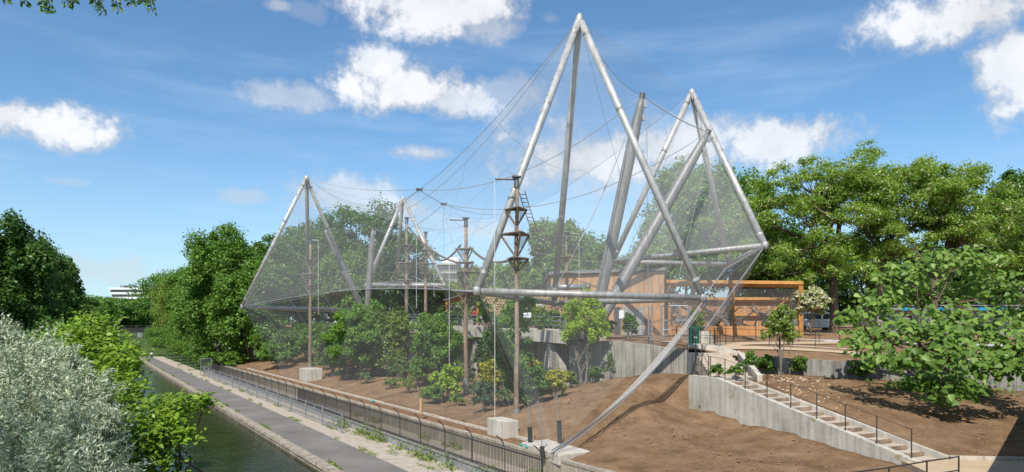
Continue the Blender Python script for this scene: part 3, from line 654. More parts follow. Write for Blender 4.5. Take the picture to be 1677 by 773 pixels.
# ================================================================== CLIMBING POLES
def poles():
    spec = [(508,399,607,77,[426,449,468],'climbing pole farthest left, by its own concrete footing block',0),
            (666,367,612,63,[402,431,459],'reddish climbing pole with three platforms rising between the two big bushes',0),
            (697,389,560,73,[410,432,448],'slim far climbing pole just right of the reddish pole',0),
            (763,371,638,47,[408,430,446,476],'climbing pole with four platforms left of the nearest pyramid leg',-1),
            (846,308,694,35.6,[342,383,423],'tallest nearest climbing pole, standing behind the front bar on its footing block',-1),
            (928,393,530,52,[421,448],'short climbing pole with two platforms in front of the timber building',1)]
    tops = []
    for idx, (px, ty, by, D, pls, lab, arm) in enumerate(spec):
        top = P(px, ty, D); gz = P(px, by, D).z-.3; base = Vector((top.x, top.y, gz)); rng = random.Random(idx)
        t = thing('climbing_pole', lab, 'climbing pole', base, 'climbing poles with platforms in the aviary')
        n = 9; r0 = (.125 if D < 40 else .145) if D < 60 else .18
        pts = [base.lerp(top, i/n)+Vector((rng.uniform(-.03,.03), rng.uniform(-.03,.03), 0)) for i in range(n+1)]
        MB().tube(pts, [r0*(1.15-.4*i/n) for i in range(n+1)], 9).build('pole', 'pole_wood', t, smooth=True)
        MB().tube([base, base+Vector((0,0,1.1))], r0*1.35, 10).build('steel_shoe', 'galv', t)
        for j, y in enumerate(pls):
            c = P(px, y, D); R = (.66 if idx == 4 else .72)*(1.0 if j != (2 if idx == 3 else 1) else 1.38)*(1 if D < 60 else 1.1); ph = rng.uniform(0, 2)+j*1.1; dz = R*1.25
            m = MB(); cor = [c+Vector((math.cos(ph+q*2*PI/3)*R, math.sin(ph+q*2*PI/3)*R, 0)) for q in range(3)]
            for q in range(3): m.tube([cor[q], cor[(q+1)%3]], .06, 6)
            for q in range(3):
                a, b = cor[q], cor[(q+1)%3]
                for w_ in range(1, 5): m.tube([a.lerp(b, w_/5), c.lerp(a.lerp(b, w_/5), .12)], .045, 5)
            o = m.build('platform', 'deck_wood', t)
            m = MB()
            for q in range(3): m.tube([cor[q], c-Vector((0,0,dz))+(cor[q]-c)*.12], .055, 6)
            m.build('strut', 'deck_wood', o)
            m = MB()
            q = rng.randrange(3); a, b = cor[q], cor[(q+1)%3]; e = c-Vector((0,0,dz*.8))
            m.add([a+Vector((0,0,-.05)), b+Vector((0,0,-.05)), e+(a.lerp(b,.5)-c)*.2], [(0,1,2)]); m.build('net_panel', 'net_rope', o)
        MB().tube([top, top+Vector((0,0,.1)), top+Vector((0,0,.55))], [.15,.15,.13], 9).tube([top+Vector((0,0,.55)), top+Vector((0,0,.62))], .26, 9).build('cap', 'steel_dark', t)
        if arm:
            e = top+Vector((arm*1.15 if idx != 5 else .95, -.15, .45)); MB().tube([top+Vector((0,0,.45)), e], .05, 6).build('arm', 'steel_dark', t)
            MB().tube([e, Vector((e.x, e.y, gz+.3))], .016, 6).build('rod', 'white_rope', t)
        else:
            e = top+Vector((.9,.1,.4)); MB().tube([e, Vector((e.x, e.y, lerp(top.z, gz, .55)))], .02, 5).tube([top+Vector((0,0,.4)), e], .04, 5).build('rod', 'white_rope', t)
        tops.append(top)
    def rope(a, b, s, lab, r=.06, knots=True):
        m = MB(); pts = catenary(a, b, s, 22); m.tube(pts, r*.6, 6)
        if knots:
            for q in range(0, 22): m.tube([pts[q], pts[q].lerp(pts[q+1], .55)], r*1.35, 6)
        props(m.build('climbing_rope', 'rope', smooth=True), lab, 'rope', 'ropes strung between the climbing poles')
    rope(tops[1]+Vector((.2,0,-.3)), P(757,432,47), .6, 'knotted rope from the reddish pole top down to the four platform pole')
    rope(tops[2]+Vector((.2,0,-1.2)), P(755,400,47), 1.2, 'knotted rope sagging from the slim far pole up to the four platform pole')
    rope(P(770,405,47), P(838,425,35.6), .5, 'knotted rope from the four platform pole to the nearest climbing pole')
    rope(P(514,402,77), P(605,425,90), 2.0, 'smooth rope sagging from the farthest left pole to the far V struts', .09, False)
    rope(P(605,425,90), P(664,400,63), 1.5, 'smooth rope from the far V struts to the reddish pole', .06, False)
    rope(P(668,431,63), P(695,432,73), .15, 'short rope joining the reddish pole and the slim far pole platforms', .1, False)
    # rope ladder from the tallest pole
    a = P(854,312,35.6); b = P(880,395,40); t = thing('rope_ladder', 'dark rope ladder hanging from the top of the nearest climbing pole', 'rope ladder', b)
    s = Vector((.17,.05,0))
    for q in (-1, 1): MB().tube([a+s*q, b+s*q], .022, 5).build('side_rope', 'rope', t)
    for i in range(1, 14): MB().tube([a.lerp(b, i/14)-s, a.lerp(b, i/14)+s], .024, 5).build('rung', 'rope', t)
poles()

# ================================================================== CONCRETE WORK
def walls():
    # upper retaining wall in boards-marked concrete
    def wall(name, label, pts, zt, zb, th, m='concrete', cap=None, grooves=0):
        t = thing(name, label, 'retaining wall', (pts[0][0], pts[0][1], min(zb)))
        for i, (a, b) in enumerate(zip(pts, pts[1:])):
            A = Vector((*a, 0)); B = Vector((*b, 0)); d = (B-A).normalized(); nn = Vector((-d.y, d.x, 0))
            e = .002*i
            q = [A, B, B+nn*th, A+nn*th]
            MB().prism([(p.x, p.y) for p in q], [zb[i]-.6, zb[i+1]-.6, zb[i+1]-.6, zb[i]-.6], [zt[i]-e, zt[i+1]-e, zt[i+1]-e, zt[i]-e]).build('wall_panel', m, t)
            if grooves:
                L = (B-A).length; g = MB(); n = int(L/grooves)
                for j in range(n):
                    s = (j+.5)/n; c = A.lerp(B, s); zz = lerp(zt[i], zt[i+1], s)-.02; z0 = lerp(zb[i], zb[i+1], s)-.5
                    rr = random.Random(j*7+i); g.box((c.x-nn.x*.006, c.y-nn.y*.006, (zz+z0)/2), (grooves*.86, .03+rr.uniform(0,.03), zz-z0-rr.uniform(0,.03)), math.atan2(d.y, d.x))
                g.build('board_face', m, t)
        return t
    wall('retaining_wall', 'board marked concrete wall under the terrace behind the nearest pyramid', [(3.7,43.2),(6.5,41.6),(10.15,39.0)], [5.55,5.62,5.2], [2.6,3.2,3.6], .35, grooves=.16)
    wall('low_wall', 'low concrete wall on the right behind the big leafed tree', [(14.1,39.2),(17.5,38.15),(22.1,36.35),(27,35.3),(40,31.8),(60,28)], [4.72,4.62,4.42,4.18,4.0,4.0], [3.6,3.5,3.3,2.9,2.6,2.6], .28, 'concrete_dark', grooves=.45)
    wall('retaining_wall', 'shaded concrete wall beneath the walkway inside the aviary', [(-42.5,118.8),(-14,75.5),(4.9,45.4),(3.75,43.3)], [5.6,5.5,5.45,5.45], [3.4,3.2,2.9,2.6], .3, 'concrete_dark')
    # pale rounded parapet at the head of the steps
    t = thing('parapet_wall', 'pale rounded concrete parapet at the head of the steps', 'parapet', (11, 40.2, 4.8))
    pl = [(10.6,40.35,5.42),(11.4,40.25,5.42),(12.4,40.05,5.3),(13.3,39.8,5.02),(14.0,39.45,4.7),(14.35,39.1,4.45)]
    m = MB()
    for a, b in zip(pl, pl[1:]):
        A, B = Vector(a), Vector(b); nn = Vector((-(B-A).y, (B-A).x, 0)).normalized()*.55
        q = [A, B, B+nn, A+nn]; m.prism([(p.x, p.y) for p in q], 3.6, [A.z, B.z, B.z+.05, A.z+.05])
    m.build('parapet', 'concrete_pale', t)
    m = MB(); A = Vector((10.15, 39.0, 0)); m.prism([(10.2,39.0),(10.75,38.7),(10.95,40.2),(10.4,40.4)], 3.4, 5.0); m.build('pier', 'steel_dark', t)
    # stair side wall, lower flight, upper flight
    s = Vector((.392, -.92, 0)); r = Vector((.92, .392, 0)); O = Vector((9.2, 35, 0))
    t = thing('stair_wall', 'tall stained concrete wall tapering down along the lower steps', 'wall', (9.2, 35, 2))
    L = 12.55; k0 = 2.15
    zt = lambda q: 3.98 if q < k0 else lerp(3.98, 1.78, (q-k0)/(L-k0))
    for i, (a, b) in enumerate(((0, k0), (k0, L))):
        q = [O+s*a, O+s*b, O+s*b+r*.3, O+s*a+r*.3]
        MB().prism([(p.x, p.y) for p in q], .6, [zt(a+.001), zt(b), zt(b), zt(a+.001)]).build('wall_panel', 'concrete_stained', t)
    q = [O+r*.3, O+r*.3+s*.28, O+r*3.1+s*.28-s*1.0, O+r*3.1-s*1.3]
    MB().prism([(p.x, p.y) for p in q], 2.5, 3.9).build('return_wall', 'concrete', t)
    MB().tube([O+s*.9-r*.02+Vector((0,0,2.45)), O+s*.9+r*.1+Vector((0,0,2.45))], .05, 10).build('drain_pipe', 'black_paint', t)
    f = thing('concrete_steps', 'long lower flight of pale steps descending to the right behind the stained wall', 'steps', O+s*k0+r+Vector((0,0,3.6)), 'concrete steps')
    n = 16; run = (L-k0-.1)/n
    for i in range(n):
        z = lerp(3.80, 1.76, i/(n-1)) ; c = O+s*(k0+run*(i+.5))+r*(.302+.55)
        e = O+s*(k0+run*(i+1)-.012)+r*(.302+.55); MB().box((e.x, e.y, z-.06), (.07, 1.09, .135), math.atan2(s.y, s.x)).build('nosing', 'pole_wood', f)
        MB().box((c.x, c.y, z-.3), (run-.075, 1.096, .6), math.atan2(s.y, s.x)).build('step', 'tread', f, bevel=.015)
    q = [O+s*(k0-.6)+r*1.404, O+s*(L+.1)+r*1.404, O+s*(L+.1)+r*1.56, O+s*(k0-.6)+r*1.56]
    MB().prism([(p.x, p.y) for p in q], .9, [4.08, 1.90, 1.90, 4.08]).build('kerb', 'concrete_pale', f)
    q = [O+s*.29+r*.302, O+s*(k0-.012)+r*.302, O+s*(k0-.012)+r*1.6, O+s*.29+r*1.6]; MB().prism([(p.x, p.y) for p in q], 2.6, 3.86).build('landing', 'tread', f)
    f = thing('concrete_steps', 'short upper flight of steps rising away to the terrace gate', 'steps', (11.4, 36, 3.8), 'concrete steps')
    for i in range(9):
        y = 35.6+i*.48; x = 11.55+i*.02; MB().box((x, y, 3.9+i*.135-.4), (2.1, .47, .8), .02).build('step', 'tread', f, bevel=.015)
    q = [(10.0,33.9),(11.4,33.3),(12.7,35.3),(10.2,35.3)]; MB().prism(q, 3.0, 3.87).build('landing', 'tread', f)
    q = [(12.64,34.6),(12.9,34.6),(13.5,39.2),(13.2,39.3)]; MB().prism(q, 3.0, [4.0,4.0,5.0,5.0]).build('kerb', 'concrete_pale', f)
    # path edging at the landing
    t = thing('path_kerb', 'pale kerb edging the path at the foot of the lower steps', 'kerb', (20, 23.7, 1.7))
    ks = [(15.75,24.2),(18,23.95),(22,23.55),(28,23.0),(34,22.5)]
    for a, b in zip(ks, ks[1:]):
        A, B = Vector((*a,0)), Vector((*b,0)); L_ = (B-A).length; nb = max(1, int(L_/1.0))
        for j in range(nb):
            p = A.lerp(B, (j+.5)/nb); MB().box((p.x, p.y, 1.75), (L_/nb-.02, .16, .2), math.atan2((B-A).y, (B-A).x)).build('kerb_stone', 'concrete_pale', t)
walls()

# ------------------------------------------------------------------ railings and fences
def fence(name, label, pts, h, nrail, m='black_paint', spacing=2.0, r=.028, rr=.016, group=None, zf=None, cat='railing', bars=0):
    P3 = []
    for p in pts: P3.append(Vector(p) if len(p) == 3 else Vector((p[0], p[1], zf(p[0], p[1]))))
    t = thing(name, label, cat, P3[0], group)
    pm = MB().tube([(0,0,-.1),(0,0,h)], r, 6).mesh('post', m)
    for a, b in zip(P3, P3[1:]):
        L = (b-a).length; n = max(1, round(L/spacing))
        for i in range(n+(1 if b is P3[-1] else 0)):
            p = a.lerp(b, i/n)
            if len(pts[0]) == 2: p.z = zf(p.x, p.y)
            link('post', pm, t, at=p)
        for k in range(nrail):
            zz = h*(1-k/max(1, nrail)*.85)-.02
            Q = [a.lerp(b, i/n) for i in range(n+1)]
            if len(pts[0]) == 2:
                for q in Q: q.z = zf(q.x, q.y)
            MB().tube([q+Vector((0,0,zz)) for q in Q], rr, 6).build('rail', m, t)
        if bars:
            g = MB(); nb = int(L/bars)
            for i in range(nb):
                q = a.lerp(b, (i+.5)/nb); 
                if len(pts[0]) == 2: q.z = zf(q.x, q.y)
                g.tube([q+Vector((0,0,.08)), q+Vector((0,0,h-.03))], .009, 4, cap=False)
            g.build('infill_bar', m, t, kind='stuff')
    return t
def railings():
    s = Vector((.392, -.92, 0)); O = Vector((9.2, 35, 0))+Vector((.92,.392,0))*.15
    k0, L = 2.15, 12.55; zt = lambda q: 3.98 if q < k0 else lerp(3.98, 1.78, (q-k0)/(L-k0))
    qs = [.1, 1.55, 2.6]+[2.6+i*1.38 for i in range(1, 8)]
    fence('stair_railing', 'thin black railing on top of the stained stair wall', [tuple(O+s*q+Vector((0,0,zt(q)))) for q in qs], 1.05, 2, spacing=9, r=.022, rr=.011)
    fence('stair_railing', 'black railing beside the upper flight up to the terrace gate', [(10.4,35.5,3.9),(10.55,38.6,5.0),(10.9,40.6,5.35)], 1.05, 2, spacing=1.5)
    fence('terrace_railing', 'black post and rail fence curving along the sandy path to the right', [(12.2,43.4),(14.2,44.6),(17,44.4),(20,44.3),(24,42.8),(29,41),(36,39.6),(50,37.5)], 1.15, 2, zf=ter_z, spacing=1.9, r=.025, rr=.014)
    fence('terrace_railing', 'black railing around the bin at the terrace gate', [(10.2,41.6),(12.2,41.4),(13.2,42.6),(13.4,44.5)], 1.15, 2, zf=ter_z, spacing=.95)
    fence('terrace_railing', 'tall dark fence behind the sandy path below the timber enclosure', [(16.5,50),(22,51.5),(28,51),(36,50),(48,47)], 1.7, 2, zf=ter_z, spacing=1.7, r=.03)
    fence('terrace_railing', 'grey steel railing on the wall edge behind the young bright tree', [(3.9,43.6),(6.6,42.1),(8.2,41.2)], 1.15, 3, 'steel_dark', zf=lambda x, y: 5.5, spacing=.9, r=.022)
    fence('terrace_railing', 'low double rail beside the small magnolia tree', [(17,41.0),(20.5,40.0)], 1.0, 2, 'galv', zf=ter_z, spacing=3.4)
    # railing at the lower right corner
    pz = 1.73
    fence('landing_railing', 'black handrail in the corner beside the landing path', [(14.0,21.05,pz-.28),(12.6,20.4,pz-.30),(11.0,19.6,pz-.32),(9.4,18.9,pz-.34)], 1.0, 2, spacing=1.5, r=.026, rr=.022)
    # steel gate frame
    g = thing('steel_gate', 'grey steel gate frame in front of the timber building door', 'gate', (9.1, 42, 5.45))
    z0 = 5.45
    for x in (8.55, 8.75, 9.35, 11.0): MB().tube([(x, 42, z0-.1), (x, 42, z0+2.35)], .05, 6).build('post', 'galv', g)
    for z in (2.35, 1.45, .85, .12): MB().tube([(9.35, 42, z0+z), (11.0, 42, z0+z)], .045 if z > 2 else .028, 6).build('rail', 'galv', g)
    for z in (.3,.6,.9,1.2,1.5,1.8,2.1): MB().tube([(8.55, 42, z0+z), (8.75, 42, z0+z)], .015, 5).build('rung', 'galv', g)
    m = MB(); m.add([(9.4,42.03,z0+.15),(10.95,42.03,z0+.15),(10.95,42.03,z0+1.42),(9.4,42.03,z0+1.42)], [(0,1,2,3)]); m.build('mesh_panel', 'net_mesh', g)
    b = thing('litter_bin', 'dark green litter bin behind the railing by the terrace gate', 'bin', (11.75, 43.4, ter_z(11.75,43.4)))
    z = ter_z(11.75,43.4); MB().box((11.75,43.4,z+.52),(.62,.5,1.0)).build('body', 'bin_green', b, bevel=.04); MB().box((11.75,43.4,z+1.1),(.68,.56,.14)).build('lid', 'bin_green', b, bevel=.03)
    MB().box((11.75,43.14,z+.8),(.4,.02,.16)).build('slot', 'black_paint', b); MB().box((11.8,43.145,z+.5),(.16,.012,.12)).build('notice', 'white_paint', b)
railings()

# ------------------------------------------------------------------ elevated walkway inside the aviary
def walkway():
    t = thing('walkway_bridge', 'raised concrete walkway with steel railings crossing the aviary', 'walkway', UV(16, 18, 5.4))
    a, b = Vector((4.6,43.4,0)), Vector((-14.5,76,0)); LIFT = .85; d = (b-a).normalized(); nn = Vector((-d.y, d.x, 0)); L = (b-a).length; rz = math.atan2(d.y, d.x)
    # deck with a curved soffit
    n = 12
    for i in range(6):
        p0 = a.lerp(b, i/6); p1 = a.lerp(b, (i+1)/6); e = d*.01
        q = [p0+e+nn*1.3, p0+e-nn*1.3, p1-e-nn*1.3, p1-e+nn*1.3]; h0, h1 = LIFT*i/6, LIFT*(i+1)/6; MB().prism([(p.x, p.y) for p in q][::-1], [5.62+h0, 5.62+h1, 5.62+h1, 5.62+h0], [6.0+h0, 6.0+h1, 6.0+h1, 6.0+h0]).build('deck_slab', 'concrete', t)
        for sd_ in (1, -1):
            q = [p0+e+nn*(sd_*1.32), p1-e+nn*(sd_*1.32), p1-e+nn*(sd_*1.5), p0+e+nn*(sd_*1.5)]
            pl = [(p.x, p.y) for p in q]; hh = [h0, h1, h1, h0]
            if sd_ < 0: pl = pl[::-1]; hh = hh[::-1]
            MB().prism(pl, [5.42+e_ for e_ in hh], [6.22+e_ for e_ in hh]).build('fascia', 'concrete_pale', t)
    post = MB().tube([(0,0,0),(0,0,.95)], .025, 6).mesh('post', 'galv')
    for sd_ in (1, -1):
        for i in range(20):
            p = a.lerp(b, (i+.3)/20)+nn*(sd_*1.41)+Vector((0,0,6.2+LIFT*(i+.3)/20)); link('post', post, t, at=p)
        for z in (6.52, 6.82, 7.12): MB().tube([a+nn*(sd_*1.41)+Vector((0,0,z)), b+nn*(sd_*1.41)+Vector((0,0,z+LIFT))], .022, 6).build('rail', 'galv', t)
    # wedge shaped pier with board marked faces
    c = a.lerp(b, .04)-Vector((1.1,.4,0))
    for j, (fr, w0, w1) in enumerate(((.055, .3, 2.1), (.34, .4, 1.5), (.66, .4, 1.5))):
        c = a.lerp(b, fr)+nn*.9; zb = low_z(c.x, c.y)-.5
        m = MB(); k = [c-d*w1-nn*.25, c+d*w1-nn*.25, c+d*w1+nn*.25, c-d*w1+nn*.25]; kt = [c-d*w0-nn*.25, c+d*w0-nn*.25, c+d*w0+nn*.25, c-d*w0+nn*.25]
        vs = [(p.x, p.y, zb) for p in k]+[(p.x, p.y, 5.41+LIFT*fr*.8) for p in kt]
        m.add(vs, [(3,2,1,0),(4,5,6,7),(0,1,5,4),(1,2,6,5),(2,3,7,6),(3,0,4,7)]); m.build('pier', 'concrete', t)
        MB().box((c.x+nn.x*.28, c.y+nn.y*.28, (zb+5.4)/2), (.32,.2,5.35-zb), rz).build('pier_rib', 'concrete_pale', t)
    # small information board on the rail
    p = P(863, 516, 43.4); s = thing('info_board', 'small white information board on the walkway railing', 'sign', p); MB().box(p, (.55,.04,.32)).build('panel', 'white_paint', s, bevel=.01); MB().box(p-Vector((0,.023,-.02)), (.42,.012,.03)).box(p-Vector((.06,.023,.05)), (.3,.012,.03)).build('print', 'blue_paint', s)
    MB().tube([p-Vector((0,0,.9)), p-Vector((0,0,.16))], .03, 6).build('post', 'steel_dark', s)
    # round tank-like pipe lying behind
    p = P(957, 470, 52); tt = thing('steel_drum', 'long grey steel pipe lying level before the timber building', 'pipe', p)
    MB().tube([p-Vector((2.6,0,0)), p+Vector((.1,0,0))], .22, 12).build('barrel', 'galv', tt, smooth=True); MB().tube([p+Vector((.1,0,0)), p+Vector((.45,0,0))], .3, 12).build('end_cap', 'steel_dark', tt, smooth=True)
    for dx in (-2.2, -.2): MB().tube([p+Vector((dx,0,-.2)), p+Vector((dx,0,-3))], .06, 6).build('support', 'steel_dark', tt)
walkway()

# ================================================================== BUILDINGS
def buildings():
    # larch clad house behind the struts
    Z = 5.6
    t = thing('timber_building', 'pale timber clad building with grey doors behind the thick V struts', 'building', (8, 62, Z))
    x0, x1, y0, H = 3.5, 14.2, 60.0, 11.4
    MB().prism([(x0,y0+.05),(x1-.6,y0+.05),(x1+1.6,y0+9),(x0,y0+9)], Z-1, [H-.3,H+.1,H+.1,H-.3]).build('wall', 'larch_pale', t)
    n = 60
    bd = [MB().box((0,0,0), ((x1-x0-.6)/n-.018, .05+.012*(i % 2), 1)).mesh('board', ('larch_pale','larch')[i//3]) for i in range(4)]
    for i in range(n):
        x = lerp(x0, x1-.6, (i+.5)/n); zt = lerp(H-.35, H+.05, i/n)
        o = link('board', bd[(i*7) % 4 if i % 5 else 2], t, at=(x, y0+.02, (zt+Z-.5)/2)); o.scale = (1, 1, zt-Z+.5)
    MB().prism([(x0-.2,y0-.3),(x1-.5,y0-.3),(x1+1.8,y0+9.2),(x0-.2,y0+9.2)], [H-.27,H+.12,H+.12,H-.27], [H,H+.4,H+.4,H]).build('roof', 'roof_grey', t)
    for x, m in ((9.4,'dark_glass'),(10.1,'alu_grey'),(11.55,'alu_grey')):
        MB().box((x, y0-.05, Z+1.3), (.55,.08,2.7)).build('door', m, t)
    MB().box((10.75, y0-.045, Z+1.25), (1.0,.06,2.4)).build('panel', 'alu_grey', t)
    MB().box((9.75, y0-.10, Z+2.0), (.42,.03,.75)).build('notice', 'white_paint', t)
    MB().box((12.6, y0-.05, Z+1.1), (1.3,.08,1.9)).build('hatch', 'larch', t)
    # low timber-framed enclosure with mesh walls
    t = thing('timber_enclosure', 'orange timber framed mesh enclosure with bare branches inside', 'enclosure', (22, 64, 5.8))
    Z = 5.75; X0, X1, Y0, Y1 = 14.5, 26.6, 62.0, 68.0; T = 10.55
    def beam(a, b, s=.3): 
        a, b = Vector(a), Vector(b); return MB().tube([a, b], s*.62, 4).build('beam', 'glulam', t)
    for x in (X0, 20.4, X1):
        MB().box((x, Y0, (Z+T)/2-.2), ((.42,.42,T-Z+.2) if x == X1 else (.24,.24,T-Z+.2))).build('post', 'glulam', t, bevel=.02)
        MB().box((x+1.5, Y1, (Z+9.3)/2), (.36,.36,9.3-Z)).build('post', 'glulam', t)
    beam((X0-2,Y0,T), (X1+.2,Y0,T-.15), .5); beam((X0,Y1,9.2), (X1+1.6,Y1,9.2), .45); beam((X0,Y1-.01,7.6),(X1+1.6,Y1-.01,7.6), .3); beam((X1,Y0,T-.15), (X1+1.6,Y1,9.3), .42); beam((X0,Y0,T),(X0+1.5,Y1,9.3), .4)
    beam((X1,Y0,Z+2.2), (X1+1.5,Y1,Z+2.2), .25); beam((20.4,Y0,T),(21.9,Y1,9.3),.3); beam((X0-1.5,Y0+.3,Z+3),(X0+1,Y0+.3,T),.3); beam((24.5,Y1-.2,Z),(27.6,Y1-.2,9.2),.22)
    nb = 44
    bm_ = MB().box((0,0,0), ((X1+1.5-X0)/nb-.02,.06,3.7)).mesh('board', 'larch'); bm2 = MB().box((0,0,0), ((X1+1.5-X0)/nb-.02,.08,3.7)).mesh('board', 'larch_pale')
    for i in range(nb): link('board', bm2 if i % 4 == 1 else bm_, t, at=(lerp(X0, X1+1.5, (i+.5)/nb), Y1+.25, Z+1.8))
    m = MB(); m.add([(X0,Y0+.05,Z),(X1,Y0+.05,Z),(X1,Y0+.05,T),(X0,Y0+.05,T)], [(0,1,2,3)]); m.add([(X0,Y0,T),(X1,Y0,T),(X1+1.5,Y1,9.3),(X0+1.5,Y1,9.3)], [(0,1,2,3)]); m.add([(X1,Y0,Z),(X1+1.5,Y1,Z),(X1+1.5,Y1,9.3),(X1,Y0,T)], [(0,1,2,3)]); m.build('mesh_wall', 'net_mesh', t)
    MB().box(((X0+X1)/2, Y0-.1, Z+.35), (X1-X0,.2,.9)).build('plinth', 'larch', t)
    rng = np.random.default_rng(8)
    for i in range(5):
        b0 = Vector((16.5+i*2.1+rng.normal()*.4, 64+rng.normal(), Z)); h = thing('dead_tree', ['bare branching trunk at the left of the timber enclosure','bare forked trunk second from left in the enclosure','pale bare trunk in the middle of the enclosure','dark leaning bare trunk right of the middle of the enclosure','bare branching trunk at the right of the enclosure'][i], 'dead tree', b0, 'bare branches in the enclosure')
        m = MB()
        for j in range(7):
            e = b0+Vector((rng.normal()*1.3, rng.normal()*.8, 1.3+2.6*rng.random())); m.tube(limb_path(b0+Vector((0,0,.2*j)), e, rng, 5, .25), [.2,.15,.11,.08,.06,.03], 6)
        m.build('branches', 'bark_grey' if i % 2 == 0 else 'bark', h, smooth=True)
    # small orange frame seen through the net, orange barrier
    t = thing('timber_shelter', 'small orange timber frame shelter beyond the walkway', 'shelter', (-7, 78, 5.8))
    for x in (-7.6, -4.0):
        for y in (78, 81): MB().box((x, y, 7.6), (.22,.22,3.6)).build('post', 'glulam', t)
    for y in (78, 81): MB().tube([(-7.6,y,9.4), (-4.0,y,10.6)], .16, 4).build('beam', 'glulam', t)
    MB().prism([(-7.9,77.7),(-3.7,77.7),(-3.7,81.3),(-7.9,81.3)], [9.5,10.8,10.8,9.5], [9.6,10.9,10.9,9.6]).build('roof', 'roof_grey', t)
    t = thing('safety_barrier', 'low orange barrier by the white rail beyond the walkway', 'barrier', (-9.8, 80, 6.1)); MB().box((-9.4,80,6.6),(2.6,.08,.7)).build('panel', 'orange_net', t)
    for x in (-10.6,-9.4,-8.2): MB().box((x,80.1,6.4),(.08,.08,1.4)).build('post', 'orange_net', t)
    # stacked log wall
    t = thing('log_stack', 'long stack of pale cut logs beside the timber building', 'log stack', (0.5, 54.5, 7.5)); m = MB(); rng2 = random.Random(3)
    for j in range(9):
        for i in range(34):
            x = -2.2+i*.235+(j % 2)*.11; r_ = rng2.uniform(.085,.13); y = 54.3+rng2.uniform(-.12,.12); m.tube([(x, y, 7.35+j*.215), (x, y+.9, 7.35+j*.215)], r_, 7)
    m.build('log', 'log_end', t, kind='stuff'); MB().box((1.8,54.9,6.4),(8.3,.8,1.75)).build('plinth', 'deck_wood', t)
    # block of flats behind the trees
    t = thing('block_of_flats', 'grey block of flats with a white top storey beyond the middle poles', 'building', (-19, 240, 6))
    def flat(px0, px1, ytop, ybot, D, m, storeys):
        a = P(px0, ytop, D); b = P(px1, ytop, D); h = (ybot-ytop)/F*D
        MB().box(((a.x+b.x)/2, D+8, a.z/2), (b.x-a.x, 16, a.z)).build('wall', m, t)
        for k in range(storeys):
            for i in range(12):
                x = lerp(a.x, b.x, (i+.5)/12); MB().box((x, D-.02, a.z-1.6-k*3.1), ((b.x-a.x)/12*.7, .1, 1.6)).build('window', 'dark_glass', t)
            MB().box(((a.x+b.x)/2, D-.1, a.z-.35-k*3.1), (b.x-a.x+.02, .35, .5)).build('balcony_band', 'flat_band', t)
    flat(716, 752, 431, 500, 240, 'brick_grey', 5); flat(752.5, 792, 436, 500, 243, 'brick_grey', 4)
    a = P(740, 424, 250); MB().box((a.x, a.y, a.z-1.5), (6, 8, 3.4)).build('plant_room', 'white_paint', t)
    # white modern building far beyond the canal
    t = thing('white_building', 'long white modern building rising over far trees at the canal bend', 'building', (P(210,475,420).x, 420, 6))
    a, b = P(183, 470, 420), P(245, 470, 420); cx = (a.x+b.x)/2; W_ = b.x-a.x
    MB().box((cx, 428, 14), (W_*.9, 14, 28)).build('wall', 'white_paint', t)
    for k in range(4):
        MB().box((cx+k*.3, 426, 30.2-k*2.9), (W_+1-k*1.0, 16, 1.25)).build('storey_band', 'white_paint', t); MB().box((cx+k*.3, 426.5, 28.8-k*2.9), (W_-.2-k*1.0, 16, 1.5)).build('window_band', 'dark_glass', t)
    for i in range(5): MB().box((cx-8+i*6, 427, 31.7), (2.6,5,1.8)).build('roof_unit', 'roof_grey', t)
buildings()

def bridges():
    # footbridge over the canal far away
    t = thing('canal_footbridge', 'dark iron footbridge over the canal at the far bend', 'bridge', UV(178, -2, 4))
    ang = math.atan2(DV.y, DV.x)
    c = UV(178, -3, 0); MB().box((c.x, c.y, 5.3), (24, 3, .8), ang).build('deck', 'black_paint', t)
    for s in (-1.45, 1.45):
        p = UV(178+s, -3, 0); MB().box((p.x, p.y, 6.75), (24, .12, .16), ang).build('rail', 'black_paint', t); MB().box((p.x, p.y, 5.95), (24, .1, .6), ang).build('rail', 'black_paint', t)
        for i in range(9): q = UV(178+s, -14+i*2.75, 6.1); MB().box(q, (.16,.16,1.2)).build('post', 'black_paint', t)
    for v in (-10.5, 3.2): 
        p = UV(178, v, 0); MB().box((p.x, p.y, 2.3), (1.2, 3.2, 5.2), ang).build('pier', 'ragstone', t)
    # the bridge the photographer stands on: only its shadow reaches the picture
    t = thing('road_bridge', 'bridge beside the viewpoint whose parapet shades the corner of the soil bank', 'bridge', (14, 10, 4))
    e = [Vector((1.25,-.6,0)), Vector((11.25,14.3,0)), Vector((23.5,28.9,0)), Vector((36,42,0))]
    for i, (a, b) in enumerate(zip(e, e[1:])):
        d = (b-a).normalized(); nn = Vector((d.y, -d.x, 0))
        if i < 2:
            MB().prism([(p.x, p.y) for p in (a, b, b+nn*.4, a+nn*.4)][::-1], 3.6, 6.2).build('parapet', 'concrete', t)
            MB().prism([(p.x, p.y) for p in (a+nn*.41, b+nn*.41, b+nn*6, a+nn*6)][::-1], 4.0, 4.7).build('deck', 'asphalt', t)
    a = e[2]; d = (e[2]-e[1]).normalized(); nn = Vector((d.y, -d.x, 0)); MB().prism([(p.x, p.y) for p in (a-d*14+nn*.6, a+nn*.6, a+nn*5.5, a-d*14+nn*5.5)][::-1], .5, 3.99).build('abutment', 'concrete_dark', t)
bridges()

